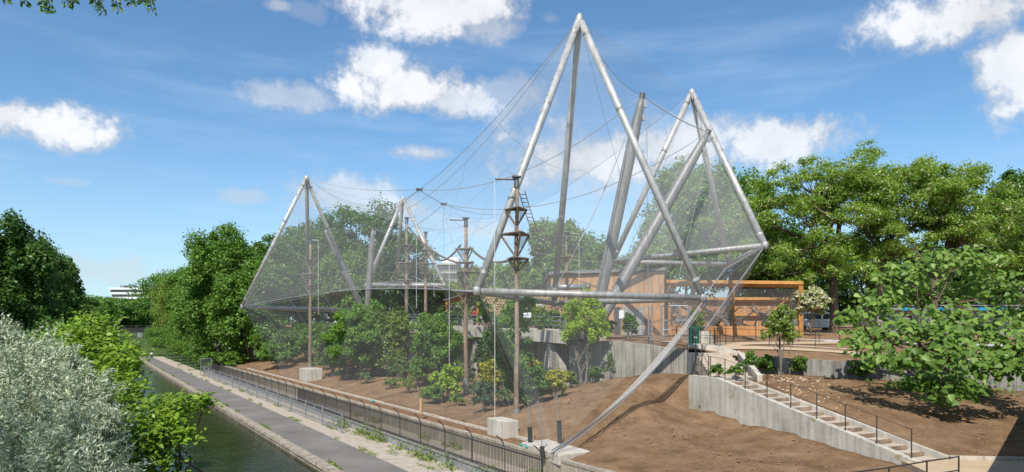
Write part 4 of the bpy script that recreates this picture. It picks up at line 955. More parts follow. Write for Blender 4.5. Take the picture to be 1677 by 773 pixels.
# ------------------------------------------------------------------ vehicles, kiosk, bench, people
def small_things():
    # white van behind the right trees
    z = ter_z(34, 76)
    t = thing('parked_van', 'white van parked behind the thick trunked tree on the right', 'van', (34.2, 76, z))
    prof = [(-2.6,.4),(2.5,.4),(2.6,1.15),(1.9,1.35),(1.25,2.15),(-2.55,2.2),(-2.65,1.6)]
    m = MB(); vs = [(34.2+x, 75.1, z+q) for x, q in prof]+[(34.2+x, 76.9, z+q) for x, q in prof]; n = len(prof)
    m.add(vs, [tuple(range(n)), tuple(range(2*n-1, n-1, -1))]+[(i, n+i, n+(i+1)%n, (i+1)%n) for i in range(n)]); m.build('body', 'white_paint', t, bevel=.06)
    for x in (-1.7, 1.65):
        for y in (75.12, 76.88):
            o = MB().tube([(34.2+x, y-.1, z+.36), (34.2+x, y+.1, z+.36)], .36, 14).build('wheel', 'tyre', t); MB().tube([(34.2+x, y-.12, z+.36), (34.2+x, y+.12, z+.36)], .2, 10).build('rim', 'galv', o)
    MB().box((35.2, 75.08, z+1.65), (.8,.03,.55)).build('window', 'dark_glass', t); MB().box((33.6, 75.08, z+1.65), (1.9,.03,.55)).build('window', 'dark_glass', t)
    MB().box((36.7,75.4,z+.9), (.08,.3,.2)).build('headlight', 'galv', t)
    # kiosk with a blue fascia
    z = ter_z(44, 68)
    t = thing('kiosk', 'dark kiosk with bright blue fascia signs behind the big leafed tree', 'kiosk', (44, 68, z))
    MB().box((44, 70, z+1.3), (14, 4, 2.6)).build('wall', 'brick_grey', t); MB().box((44, 67.62, z+2.6), (14.4, .25, .25)).build('fascia', 'roof_grey', t); [MB().box((xx, 67.46, z+2.6), (ww, .05, .32)).build('blue_sign', 'blue_paint', t) for xx, ww in ((39.7,1.1),(43.3,.9),(48.3,3.0))]; MB().box((44, 69.8, z+2.95), (14.6, 4.6, .12)).build('roof', 'roof_grey', t)
    for i in range(5): MB().box((38.6+i*2.7, 67.95, z+1.3), (1.9,.08,1.5)).build('window', 'dark_glass', t)
    t = thing('picnic_bench', 'pale timber bench on the road behind the big leafed tree', 'bench', (33.5, 50, ter_z(33.5,50))); z = ter_z(33.5,50)
    MB().box((33.5,50,z+.45),(1.8,.45,.07)).build('seat','larch_pale',t); MB().box((33.5,50.25,z+.8),(1.8,.07,.35),rx=-.2).build('backrest','larch_pale',t)
    for x in (-.75,.75): MB().box((33.5+x,50.05,z+.22),(.08,.4,.42)).build('leg','steel_dark',t)
    # bench on the towpath
    p = on(224, 576, 0.05); t = thing('park_bench', 'low dark bench beside the far towpath', 'bench', p)
    MB().box(p+Vector((0,0,.45)), (2.6,.6,.1), .5).build('seat', 'deck_wood', t)
    for s in (-1, 1): MB().box(p+Vector((s*.9,s*.45,.2)), (.2,.5,.4), .5).build('leg', 'deck_wood', t)
    # people: one skinned body each
    def person(label, base, h, rz, top, bottom, stride, arm_bend):
        t = thing('person', label, 'person', base); t.rotation_euler = (0, 0, rz); k = h/1.75
        J = {'pel':(0,0,.95),'chest':(0,.0,1.25),'neck':(0,.0,1.47),'head':(0,-.02,1.58),'crown':(0,-.01,1.73)}
        for s, n in ((-1,'l'),(1,'r')):
            f = stride*s
            J.update({n+'hip':(s*.1,0,.92),n+'knee':(s*.11,-.12*f-.03,.5),n+'ank':(s*.11,-.32*f if f > 0 else -.30*f,.09),n+'toe':(s*.12,(-.32*f if f > 0 else -.30*f)-.16,.03),
                      n+'sh':(s*.2,0,1.42),n+'elb':(s*.27,.12*f,1.14),n+'wri':(s*.25,.12*f-.22*arm_bend,.90+.18*arm_bend)})
        names = list(J); E = [('pel','chest'),('chest','neck'),('neck','head'),('head','crown')]
        for n in 'lr': E += [('pel',n+'hip'),(n+'hip',n+'knee'),(n+'knee',n+'ank'),(n+'ank',n+'toe'),('chest',n+'sh'),(n+'sh',n+'elb'),(n+'elb',n+'wri')]
        R = {'pel':.15,'chest':.17,'neck':.06,'head':.10,'crown':.07,'hip':.1,'knee':.065,'ank':.045,'toe':.04,'sh':.075,'elb':.05,'wri':.035}
        def skin(sel, name, m, grow):
            ns = [n for n in names if n in sel]; me = bpy.data.meshes.new(name)
            me.from_pydata([tuple(c*k for c in J[n]) for n in ns], [(ns.index(a), ns.index(b)) for a, b in E if a in ns and b in ns], [])
            o = link(name, me, t); me.materials.append(MATS[m]); md = o.modifiers.new('skin', 'SKIN'); md.use_smooth_shade = True
            for i, n in enumerate(ns):
                r_ = (R.get(n) or R[n[1:]])*k*grow; me.skin_vertices[0].data[i].radius = (r_, r_*.85)
            me.skin_vertices[0].data[0].use_root = True; o.modifiers.new('sub', 'SUBSURF').levels = 1; return o
        skin(set(names), 'body', 'skin', 1.0)
        skin({'pel','chest','lsh','rsh','lelb','relb'}, 'shirt', top, 1.14)
        skin({'pel','lhip','rhip','lknee','rknee','lank','rank'}, 'trousers', bottom, 1.16)
        MB().tube([(0,.02,1.6*k),(0,.02,1.7*k),(0,.015,1.765*k)], [.112*k,.11*k,.05*k], 10).build('hair', 'hair', None, smooth=True).parent = t
        for s in (-1, 1):
            m = MB()
            wx, wy, wz = (c*k for c in J[('l' if s < 0 else 'r')+'wri'])
            m.box((wx, wy-.03, wz-.05), (.03,.07,.09))
            for q in range(4): m.tube([(wx, wy-.055+q*.018, wz-.09), (wx+.006, wy-.06+q*.018, wz-.13), (wx-s*.012, wy-.062+q*.018, wz-.165+.008*abs(q-1.5))], .009, 5)
            m.tube([(wx-s*.01, wy-.06, wz-.04), (wx-s*.02, wy-.1, wz-.09)], .01, 5)
            m.build('hand', 'skin').parent = t
        return t
    a = person('jogger in dark shorts and pale top coming along the far towpath', UV(118, 1.7, 0), 1.75, .57, 'pale_cloth', 'dark_cloth', 1.0, 1)
    b = person('person in a red top standing on the raised walkway inside the net', P(777, 540, 66)*1, 1.75, 2.2, 'red_cloth', 'dark_cloth', .12, .2); b.location = (P(777, 540, 61).x, 61, 6.45)
small_things()

# ================================================================== TREES AND PLANTS
def gz(x, y):
    return low_z(x, y)
def planting():
    # --- trees beside the canal on the right bank, left of the aviary
    G = 'trees between the canal and the aviary'
    for i, (u, v, h, cr, n, m, lab) in enumerate((
        (70, 10.5, 15, 5.8, 42000, 'lf_mid', 'broad bright green tree overhanging the towpath beside the aviary corner'),
        (79, 7.6, 21.0, 7.0, 42000, 'lf_mid', 'tallest round topped tree left of the aviary'),
        (96, 8.5, 17.5, 6.6, 32000, 'lf_mid', 'wide green tree next along the towpath behind the corner tree'),
        (114, 9.5, 18.5, 7.2, 26000, 'lf_mid', 'green tree leaning over the middle of the towpath'),
        (134, 10, 18.5, 8, 20000, 'lf_olive', 'olive green tree over the towpath near the jogger'),
        (158, 10.5, 17.5, 8, 15000, 'lf_olive', 'far olive tree beside the iron footbridge'),
        (92, 24, 20, 8, 16000, 'lf_dark', 'dark tree behind the towpath row, nearest the aviary'),
        (125, 28, 23, 10, 14000, 'lf_dark', 'dark tree behind the middle of the towpath row'))):
        p = UV(u, v, .9 if v < 14 else 3); tree('canal_tree', lab, 'tree', p, h, cr, n, .36, m, .32, .52, .48, 22, G, bottom=-.95, limbs=8, ratio=.7, rel=.34, sub=12)
    for i, (u, v, h, cr) in enumerate(((70,8.5,3.2,2.4),(73,5.8,2.8,2.0),(80,5.6,4.0,2.6),(88,5.6,5.0,3.2),(97,5.6,5.0,3.2),(108,5.6,6.0,3.6),(120,5.8,6.0,3.8),(134,6,6.5,4.2),(150,6,7,4.4))):
        shrub('bank_shrub', ['first','second','third','fourth','fifth','sixth','seventh','eighth','ninth'][i]+' leafy shrub along the towpath edge counting away from the guard rail', UV(u, v, .1), h, cr, 4500, .26, 'lf_mid', 'shrubs edging the towpath')
    # --- left bank
    G = 'trees on the left bank'
    for i, (px, py, D, h, cr, n, m, lab) in enumerate((
        (0, 560, 36, 10.3, 3.3, 22000, 'lf_deep', 'dark tree at the left picture edge with an arching top twig'),
        (45, 560, 50, 10.8, 3.6, 18000, 'lf_deep', 'dark green tree second from the left edge'),
        (78, 560, 66, 11.6, 3.4, 15000, 'lf_dark', 'conical dark tree rising behind the left bank trees'),
        (115, 560, 88, 9.0, 4.6, 13000, 'lf_dark', 'rounded tree on the left bank over the silver shrub'),
        (128, 555, 130, 9.5, 7, 9000, 'lf_dark', 'far left bank tree near the canal bend'),)):
        p = P(px, py, D); p.z = 2.0; tree('bank_tree', lab, 'tree', p, h, cr, int(n*1.9), .2 if D < 60 else .36, m, .3, .56, .46, 24, G, bottom=-.9, ratio=.6, rel=.30, sub=11)
    m = MB(); rng = np.random.default_rng(2)
    # far wood closing the canal
    for i, (px, D, h, cr, lab) in enumerate(((150,215,12.5,9,'left of the far row of trees closing the canal'),(175,225,12.5,9,'second of the far trees closing the canal'),(198,230,12,10,'tree right under the white building'),(222,235,12.5,9,'far tree just right of the white building'),(160,300,16.5,14,'broad tree far behind the footbridge'),(215,300,16.5,12,'broad tree far behind the white building side'),(262,260,24,12,'tall far tree at the right of the canal end'))):
        p = P(px, 560, D); p.z = 3; tree('far_tree', lab, 'tree', p, h, cr, 9000, .8, 'lf_dark' if i % 2 else 'lf_mid', .4, .52, .5, 14, 'far trees closing the canal', bottom=-.9, limbs=3)
    # --- trees behind the net
    G = 'trees behind the aviary'
    for i, (px, D, h, cr, n, m, lab) in enumerate((
        (455, 122, 17, 8, 12000, 'lf_dark', 'tree behind the far left pyramid leg'),
        (520, 128, 21, 9.5, 14000, 'lf_dark', 'tall dark tree framed by the far left pyramid'),
        (590, 130, 25, 11, 16000, 'lf_dark', 'highest dark tree behind the far V struts'),
        (650, 140, 22, 9, 10000, 'lf_dark', 'dark tree behind the farthest pyramid'),
        (430, 112, 12, 6, 8000, 'lf_mid', 'low tree beside the far left pyramid corner'),
        (560, 112, 13, 6.5, 9000, 'lf_mid', 'lower leafy tree under the far V struts'),
        (690, 150, 14, 8, 7000, 'lf_olive', 'olive tree left of the block of flats'),
        (745, 150, 11, 8, 7000, 'lf_olive', 'low olive tree below the block of flats'),
        (800, 130, 13, 7, 7000, 'lf_olive', 'low olive tree right of the block of flats'))):
        p = P(px, 535, D); p.z = 6; tree('park_tree', lab, 'tree', p, h, cr, int(n*1.6), .5, m, .4, .54, .46, 20, G, bottom=-.95, limbs=6, rel=.34, sub=11)
    for i, (px, D, h, cr, n, m, lab) in enumerate((
        (912, 92, 15.5, 5.6, 15000, 'lf_mid', 'round tree seen between the nearest pyramid legs'),
        (965, 100, 14, 5.0, 9000, 'lf_mid', 'smaller round tree right of the pyramid back leg'),
        (850, 96, 10, 5, 8000, 'lf_mid', 'low tree behind the log stack'),
        (1130, 84, 21.5, 8.2, 20000, 'lf_mid', 'big leafy tree behind the right pyramid'),
        (1210, 92, 21.5, 6.6, 14000, 'lf_mid', 'tall tree right of the right pyramid apex'),
        (1060, 100, 13, 6, 8000, 'lf_mid', 'lower tree behind the thick V struts'),
        (1265, 88, 15, 6, 11000, 'lf_dark', 'dark tree behind the timber enclosure corner'),
        (1320, 98, 15, 7, 10000, 'lf_dark', 'dark tree behind the white flowering shrub'),
        (1420, 105, 15, 8, 9000, 'lf_dark', 'dark tree behind the middle of the robinias'),
        (1520, 105, 14, 8, 8000, 'lf_dark', 'dark low tree behind the kiosk'),
        (1615, 100, 17, 8, 9000, 'lf_dark', 'dark tree behind the kiosk right end'),
        (1672, 78, 18.5, 5.5, 16000, 'lf_dark', 'tall dark tree at the right picture edge'),
        (1760, 85, 20, 7, 9000, 'lf_dark', 'dark tree beyond the right picture edge'))):
        p = P(px, 535, D); p.z = 5.8; tree('park_tree', lab, 'tree', p, h, cr, int(n*1.8), .4, m, .38, .57, .43, 20, G, bottom=-.9, limbs=9, rel=.34, sub=11)
robinias = None
def robinia(label, base, top_z, fork_z, limbs, n, seed, trunk):
    rng = np.random.default_rng(seed); base = Vector(base); t = thing('robinia_tree', label, 'tree', base, 'robinia trees with pale blossom')
    mb = MB(); fork = Vector((base.x+rng.normal()*.3, base.y, fork_z)); mb.tube([base-Vector((0,0,.3)), base+Vector((0,0,.5)), base.lerp(fork, .5)+Vector((rng.normal()*.2,0,0)), fork], [trunk*1.5, trunk*1.1, trunk, trunk*.9], 9)
    lumps = []
    for (x, y, z, r) in limbs:
        e = Vector((x, y, z)); pth = limb_path(fork, e, rng, 5, .16); mb.tube(pth, [trunk*.62, trunk*.5, trunk*.38, trunk*.26, trunk*.16, trunk*.05], 6)
        for q in range(8):
            o = Vector((rng.normal()*r*.95, rng.normal()*r*.9, rng.normal()*1.0-.3)); b = e+o; mb.tube(limb_path(pth[3+q % 2], b, rng, 3, .15), [trunk*.2, trunk*.13, trunk*.08, trunk*.03], 5, cap=False)
            lumps.append((b.x, b.y, b.z, r*.60, r*.56, r*.48))
    mb.build('trunk', 'bark', t, smooth=True)
    c, nr = lump_leaves(lumps, n, rng, 10, .9, .95, .6); quads('crown', c, nr, .30, .13, 'lf_robinia', rng, t, None, 'lf_cream', .09, .35)
    return t
def robinia_row():
    def L(lst, D): return [(lambda p: (p.x, p.y+dy, p.z-1.3, r))(P(px, py, D)) for px, py, r, dy in lst]
    robinia('robinia with a thick dark trunk right of the white flowering shrub', (P(1366,532,70).x, 70, 5.6), 0, 12.3,
            L([(1275,300,2.3,0),(1300,345,2.2,-2),(1350,300,2.4,2),(1265,380,2.2,1),(1330,390,2.0,-2),(1390,320,2.2,0),(1285,430,1.6,-1),(1385,270,2.0,3),(1245,340,1.8,2),(1320,280,1.9,0),(1360,420,1.7,-3)], 70), 44000, 31, .42)
    robinia('robinia with a leaning forked trunk in the middle of the row', (P(1438,532,72).x, 72, 5.6), 0, 13.0,
            L([(1425,265,2.4,0),(1475,262,2.4,2),(1440,310,2.4,-2),(1505,285,2.4,0),(1395,350,2.2,-2),(1470,345,2.3,2),(1535,270,2.2,1),(1450,395,1.9,-2),(1520,330,2.2,-1),(1410,300,2.1,1)], 72), 44000, 32, .36)
    robinia('robinia spreading to the right above the big leafed tree', (P(1530,532,70).x, 70, 5.5), 0, 11.5,
            L([(1560,280,2.3,0),(1595,300,2.3,1),(1540,320,2.2,-1),(1600,345,2.3,0),(1640,330,2.0,1),(1560,365,2.2,-2),(1625,380,2.2,0),(1500,370,1.9,1),(1655,400,2.0,-1),(1580,410,1.9,-2),(1520,265,1.8,2)], 70), 44000, 33, .38)
planting(); robinia_row()

def big_leaf(name, m, L):
    W = L*.8; pts = [(0,-.5*L,0),(.36*W,-.48*L,-.02*L),(.5*W,-.18*L,.04*L),(.30*W,.2*L,.0),(0,.55*L,-.12*L),(-.30*W,.2*L,.0),(-.5*W,-.18*L,.04*L),(-.36*W,-.48*L,-.02*L),(0,-.1*L,-.06*L)]
    mb = MB(); mb.add(pts, [(8,i,(i+1)) for i in range(0,7)]+[(8,7,0)]); return mb.mesh(name, m, True)
def catalpa():
    rng = np.random.default_rng(77); base = Vector((P(1530,640,35.2).x, 35.2, 3.3)); base.z = low_z(base.x, base.y)-.05
    t = thing('catalpa_tree', 'low spreading tree with large heart shaped leaves on the right soil bank', 'tree', base)
    mb = MB(); ends = []
    br = [(1410,560,34,1.3),(1440,500,35.5,1.4),(1470,455,36,1.4),(1530,430,36,1.5),(1590,430,36.5,1.5),(1640,470,36,1.5),(1500,540,33,1.4),(1560,520,34,1.6),(1620,540,33.5,1.6),(1450,590,33,1.2),(1540,590,31.8,1.4),(1600,600,32,1.4),(1665,570,33.5,1.5),(1680,510,36,1.5),
          (1430,545,37,1.2),(1500,480,38,1.5),(1580,475,38,1.5),(1480,590,32.2,1.0),(1580,640,31.5,.9),(1545,650,32,.9),(1640,600,31.6,1.1),(1700,600,32,1.2),(1395,520,35,.9),(1560,560,32.5,1.3)]
    f0 = base+Vector((0,0,.9))
    mb.tube([base-Vector((0,0,.3)), base+Vector((0,0,.4)), f0], [.24,.19,.17], 9)
    C_, N_ = [], []
    for px, py, D, r in br:
        D = D-3.2*max(0, min(1, (py-510)/60)); r = r*.92 if py > 540 else r; e = P(px, py, D); pth = limb_path(f0, e, rng, 5, .2); mb.tube(pth, [.10,.085,.07,.055,.04,.02], 6)
        r *= 1.08; k = int(80*r*r); d = rng.normal(size=(k,3)); d /= np.linalg.norm(d, axis=1, keepdims=True); rad = rng.random((k,1))**.6
        C_.append(np.array(e)+d*rad*np.array([r*1.0, r*.95, r*.62])); n = rng.normal(size=(k,3))*.42+np.array([-.12,-.42,.8])+d*.35; N_.append(n)
    mb.build('trunk', 'bark', t, smooth=True)
    # two drooping bare limbs
    for a, b in (((1515,628,34.6),(1445,600,33.5)),((1560,640,33.5),(1618,652,32))):
        p, q = P(*a), P(*b); m = MB(); m.tube([p, p.lerp(q,.4)+Vector((0,0,.35)), p.lerp(q,.75)+Vector((0,0,.25)), q], [.06,.055,.045,.03], 6); m.build('limb', 'bark_grey', t, smooth=True)
    c = np.vstack(C_); n = np.vstack(N_); order = np.argsort(c[:,1]+rng.normal(size=len(c))*.4); c = c[order]; n = n[order]
    leaf = [big_leaf('leaf', 'lf_catalpa', s) for s in (.30,.35,.25)]
    for i in range(300):
        o = link('leaf', leaf[i % 3], t, at=c[i]); nn = Vector(n[i]); q = nn.to_track_quat('Z','Y'); o.rotation_mode = 'QUATERNION'; o.rotation_quaternion = q @ Matrix.Rotation(PI+rng.normal()*.9, 3, 'Z').to_quaternion()
    # the other leaves joined
    vs, fs = [], []; mm = MB()
    for i in range(300, len(c)):
        nn = Vector(n[i]).to_track_quat('Z','Y') @ Matrix.Rotation(PI+rng.normal()*.9, 3, 'Z').to_quaternion(); src = leaf[i % 3]; b = len(vs); ce = Vector(c[i])
        vs += [ce+nn @ v.co for v in src.vertices]; fs += [tuple(b+j for j in p.vertices) for p in src.polygons]
    mm.v = [tuple(v) for v in vs]; mm.f = fs; mm.build('foliage', 'lf_catalpa', t, smooth=True, kind='stuff')
    # ground ivy under it
    c = np.array([(base.x+rng.normal()*1.3, base.y-.6+rng.normal()*.7, 0) for _ in range(1400)]); c[:,2] = LOWF(c[:,0], c[:,1])+.05+.45*rng.random(1400)**2
    o = quads('ivy_patch', c, rng.normal(size=(1400,3))*.4+np.array([0,-.2,1]), .2, .17, 'lf_mid', rng); props(o, 'patch of low ivy round the foot of the big leafed tree', 'ivy', kind='stuff')
catalpa()

def inner_planting():
    def at(px, py, D, dz=0): 
        p = P(px, py, D); p.z = low_z(p.x, p.y)-.05+dz; return p
    G = 'bushes planted inside the aviary'
    S = [(592, 61, 7.1, 3.8, 30000, .22, 'lf_fresh', 'largest leafy bush inside the net, left of the reddish pole'),
         (642, 60, 6.2, 2.3, 13000, .22, 'lf_olive', 'bush growing against the left of the reddish pole'),
         (545, 66, 5.4, 2.2, 9000, .22, 'lf_grey', 'greyish bush at the left of the planting'),
         (716, 52, 5.4, 2.4, 24000, .2, 'lf_fresh', 'dense round bush between the reddish pole and the four platform pole'),
         (803, 50, 3.6, 1.5, 6000, .18, 'lf_grey', 'grey leaved bush behind the nearest pyramid corner'),]
    for px, D, h, cr, n, lf, m, lab in S:
        p = P(px, 620, D); p.z = low_z(p.x, p.y)-.1; shrub('bush', lab, p, h, cr, n, lf, m, G, k=20, stems=3, rel=.36, bottom=-1.0, sub=11)
    T = [(735, 45.5, 2.6, 1.1, 3500, .2, 'lf_lime', 'yellow green shrub at the foot of the dense round bush'),
         (712, 44.8, 1.3, 1.0, 2500, .16, 'lf_fresh', 'low spreading shrub left of the small palm'),
         (804, 41, 3.0, .85, 2600, .18, 'lf_yellow', 'yellow leaved shrub left of the nearest climbing pole'),
         (792, 38.8, 1.9, .75, 2200, .14, 'lf_blue', 'blue green bush behind the near footing block'),
         (684, 52, 1.9, .9, 2000, .18, 'lf_mid', 'small green shrub before the reddish pole foot'),
         (880, 37.0, 2.2, .95, 5000, .16, 'lf_dark', 'dark glossy shrub right of the nearest climbing pole'),
         (910, 36.8, 1.75, .75, 3200, .13, 'lf_yellow', 'bright yellow shrub behind the three guy rods'),
         (874, 39.5, 2.5, .6, 1800, .15, 'lf_yellow', 'yellow green shrub above the dark glossy shrub'),
         (935, 40.2, 1.1, .5, 1200, .13, 'lf_olive', 'low shrub before the board marked wall'),
         (978, 40.2, 1.0, .55, 1500, .12, 'lf_mid', 'low green shrub left of the young bright tree foot'),
         (1000, 40.2, 1.7, .35, 600, .12, 'lf_grey', 'thin grey shrub against the board marked wall'),
         (575, 66, 1.9, 1.2, 2200, .2, 'lf_dry', 'dry brown shrub at the left end of the planting'),
         (556, 68, 2.4, 1.3, 2000, .2, 'lf_olive', 'yellowish plant beside the dry brown shrub'),
         (530, 72, 2.0, 1.1, 2000, .2, 'lf_mid', 'small shrub right of the far footing block'),
         (610, 62, 2.2, 1.4, 2600, .2, 'lf_grey', 'grey green shrub under the largest leafy bush'),
         (660, 56, 1.9, 1.2, 2400, .18, 'lf_grey', 'grey green shrub in front of the reddish pole'),
         (760, 49, 2.0, .9, 2000, .17, 'lf_grey', 'grey shrub at the foot of the four platform pole')]
    for px, D, h, cr, n, lf, m, lab in T:
        p = P(px, 650, D); p.z = low_z(p.x, p.y)-.05; shrub('shrub', lab, p, h, cr, n, lf, m, 'small shrubs on the planted bank', k=8, stems=3, trunk=.03)
    # small palms with strap leaves
    for i, (px, D, h, lab) in enumerate(((775, 43, 1.9, 'small spiky palm beside the near footing block'), (651, 58, 2.4, 'small spiky palm before the reddish pole'), (600, 64, 1.6, 'small drooping palm under the largest bush'))):
        p = P(px, 640, D); p.z = low_z(p.x, p.y); t = thing('palm', lab, 'palm', p, 'small palms in the aviary'); rng = np.random.default_rng(i+50)
        MB().tube([p-Vector((0,0,.1)), p+Vector((.05,0,h*.5))], [.1,.07], 7).build('stem', 'bark', t)
        for j in range(20):
            a = j*2.4; e = rng.uniform(-.2, 1.2); L = h*.62; d = Vector((math.cos(a)*math.cos(e), math.sin(a)*math.cos(e), math.sin(e))); s = d.cross(Vector((0,0,1))).normalized()*.05
            b = p+Vector((.05,0,h*.5)); q1 = b+d*L*.55; q2 = b+d*L-Vector((0,0,L*.3)); m = MB(); m.add([b-s*.5, b+s*.5, q1+s, q1-s, q2], [(0,1,2,3),(3,2,4)]); m.build('leaf', 'lf_grey', t)
    for i, (px, D, h, cr, lab) in enumerate(((1345, 112, 6.5, 7, 'dark hedge behind the parked van'), (1450, 115, 6.5, 9, 'dark hedge behind the middle robinia'), (1570, 112, 6.5, 9, 'dark hedge behind the kiosk'), (1690, 110, 7, 8, 'dark hedge at the right picture edge'), (1240, 112, 6.5, 7, 'dark hedge behind the timber enclosure'), (455, 140, 8, 8, 'dark hedge far behind the left pyramid corner'), (530, 140, 8, 9, 'dark hedge far behind the left pyramid'), (605, 145, 8, 9, 'dark hedge far behind the V struts'), (690, 150, 7, 9, 'dark hedge under the block of flats'))):
        p = P(px, 535, D); p.z = 5.6; shrub('hedge', lab, p, h, cr, 6000, .5, 'lf_dark', 'hedges behind the terrace', cat='hedge', k=12)
    for i, (px, D, h, cr, m, lab) in enumerate(((452, 80, 3.4, 2.2, 'lf_mid', 'bush under the far left pyramid corner'), (478, 84, 4.5, 2.6, 'lf_grey', 'bush behind the far left pole, left of it'), (500, 88, 4.8, 2.6, 'lf_mid', 'bush directly behind the far left pole'), (525, 82, 5.0, 2.8, 'lf_mid', 'bush right of the far left pole'))):
        p = P(px, 600, D); p.z = low_z(p.x, p.y)-.1; shrub('bush', lab, p, h, cr, 5000, .26, m, G, k=10)
    # young bright tree on the bank
    p = at(955, 640, 41.2); p.z = low_z(p.x, p.y); tree('young_tree', 'young bright green tree in front of the board marked wall', 'tree', p, 5.6, 1.65, 9000, .15, 'lf_lime', .075, .62, .38, 14, bark='bark_grey', limbs=12, stems=2, sub=7, rel=.36)
    # small evergreen tree on the terrace wall and others on the terrace
    p = Vector((P(1279,620,37.6).x, 37.6, 0)); p.z = low_z(p.x, p.y); tree('magnolia_tree', 'small evergreen tree with pale flower tips before the low wall', 'tree', p, 4.0, 1.05, 4600, .15, 'lf_olive', .06, .64, .38, 14, m2='lf_cream', frac2=.10, bark='bark_grey', limbs=8, rel=.36)
    p = P(1328, 530, 62); p.z = ter_z(p.x, p.y); tree('flowering_shrub', 'cream blossomed shrub tree beside the timber enclosure', 'tree', p, 4.4, 1.7, 3800, .3, 'lf_cream', .09, .62, .38, 9, m2='lf_olive', frac2=.35)
    p = P(1031, 535, 47); p.z = 5.6; shrub('conifer', 'small pointed evergreen bush by the terrace gate', p, 1.9, .55, 1800, .16, 'lf_dark', cat='bush', k=7)
    p = P(1143, 535, 50); p.z = 5.5; shrub('terrace_shrub', 'green shrub inside the right net corner', p, 2.4, .8, 1800, .18, 'lf_olive', k=7)
    p = P(1170, 535, 39.5); p.z = 4.3
    for i, (x, y, z, lab) in enumerate(((10.6,34.6,3.85,'weeds growing at the head of the stair wall'),(13.0,36.6,4.0,'leafy weed beside the upper flight'),(11.2,33.4,3.9,'weeds on the stair landing'))):
        shrub('weed', lab, (x, y, z), .75 if i != 1 else 1.3, .5 if i != 1 else .4, 900, .12, 'lf_mid', 'weeds around the steps', k=6, cat='weed', trunk=.02)
    for i, (x, y, lab) in enumerate(((14.6,38.8,'ivy clump at the left end of the low wall'),(16.3,38.2,'ivy clump on the low wall behind the small evergreen tree'),(19.3,37.2,'ivy clump in the middle of the low wall'))):
        z = low_z(x, y); shrub('ivy_clump', lab, (x, y, z-.1), 1.2, .6, 1200, .15, 'lf_mid', 'ivy on the low wall', k=6, cat='ivy', trunk=.02)
    # ivy hanging from the near pyramid corner and climbing the net
    rng = np.random.default_rng(9); t = thing('hanging_ivy', 'curtain of ivy hanging from the near left corner of the nearest pyramid', 'ivy', TA)
    lumps = []
    for i in range(26):
        s = rng.random(); q = TA.lerp(P(852, 640, 40.5), s**.8)+Vector((rng.normal()*.25+1.2*s*rng.random(), .5+1.2*rng.random()*s, -.3-1.2*rng.random()*s)); lumps.append((q.x, q.y, q.z, .35+.55*s, .3+.3*s, .5+.5*s))
    for i in range(14):
        q = P(835+rng.random()*45, 490+rng.random()*110, 41); lumps.append((q.x, q.y, q.z, .7, .5, .6))
    c, nr = lump_leaves(lumps, 9000, rng, 6, 1, .8, .5); quads('foliage', c, nr+np.array([0,-.6,0]), .17, .13, 'lf_mid', rng, t)
    MB().tube([TA, P(800,520,36), P(830,600,38), P(850,660,40)], .05, 6).build('stem', 'bark', t)
    # climbing greenery along the walkway
    for i, (px, D, h, cr, m, lab) in enumerate(((880, 52, 2.6, 1.5, 'lf_olive', 'leafy plants beside the log stack'), (905, 50, 2.2, 1.2, 'lf_mid', 'plants beneath the pyramid back corner'), (840, 53, 2.8, 1.6, 'lf_mid', 'plants under the left end of the log stack'), (990, 52, 1.8, 1.0, 'lf_olive', 'low plants before the timber building'), (735, 62, 2.6, 1.6, 'lf_grey', 'grey plants along the far walkway'))):
        p = P(px, 535, D); p.z = 5.5; shrub('border_plant', lab, p, h, cr, 2600, .2, m, 'plants along the walkway', k=8)
    # weeds along the railing plinth
    n = 3800; u = rng.uniform(-14, 14, n); cl = (np.sin(u*2.1)+np.sin(u*.9+1)+rng.normal(size=n)*.6) > -.1; u = u[cl]; n = len(u); v = 4.95-np.abs(rng.normal(size=n))*.33
    c = np.stack([-8-.537*u+.843*v, 30+.843*u+.537*v, .03+.5*rng.random(n)**2*(1+.5*np.sin(u*3))], 1); o = quads('weeds', c, rng.normal(size=(n,3))*.6+np.array([0,0,.8]), .15, .07, 'lf_olive', rng); props(o, 'green weeds growing along the foot of the railing plinth', 'weeds', kind='stuff')
    n = 1500; u = rng.uniform(-12, 20, n); v = 6.3+rng.random(n)*.5
    c = np.stack([-8-.537*u+.843*v, 30+.843*u+.537*v, .32+.25*rng.random(n)**2], 1); sel = (np.sin(u*1.7)+np.sin(u*.6)) > .5; c = c[sel]; o = quads('weeds', c, rng.normal(size=(len(c),3))*.6+np.array([0,0,.8]), .13, .06, 'lf_olive', rng); props(o, 'thin weeds behind the railing on the service path', 'weeds', kind='stuff')
    for i, (px, D, h, m, lab) in enumerate(((640, 53, 1.0, 'lf_mid', 'low plant near the kerb left of the timber stake'), (700, 47, .9, 'lf_olive', 'low plant just right of the timber stake'), (600, 57.5, 1.1, 'lf_grey', 'low grey plant by the kerb under the big bush'), (560, 62, 1.1, 'lf_mid', 'low plant by the kerb right of the far footing block'), (748, 43.2, .9, 'lf_mid', 'low plant between the yellow green shrub and the palm'), (860, 36.6, .8, 'lf_grey', 'tiny grey plant right of the near footing block'), (668, 50, 1.3, 'lf_olive', 'olive plant in front of the reddish pole'), (825, 39.5, 1.3, 'lf_grey', 'grey plant behind the near footing block'))):
        p = P(px, 650, D); p.z = low_z(p.x, p.y)-.05; shrub('low_plant', lab, p, h, h*.7, 700, .13, m, 'low plants near the kerb', k=6, stems=2, trunk=.02)
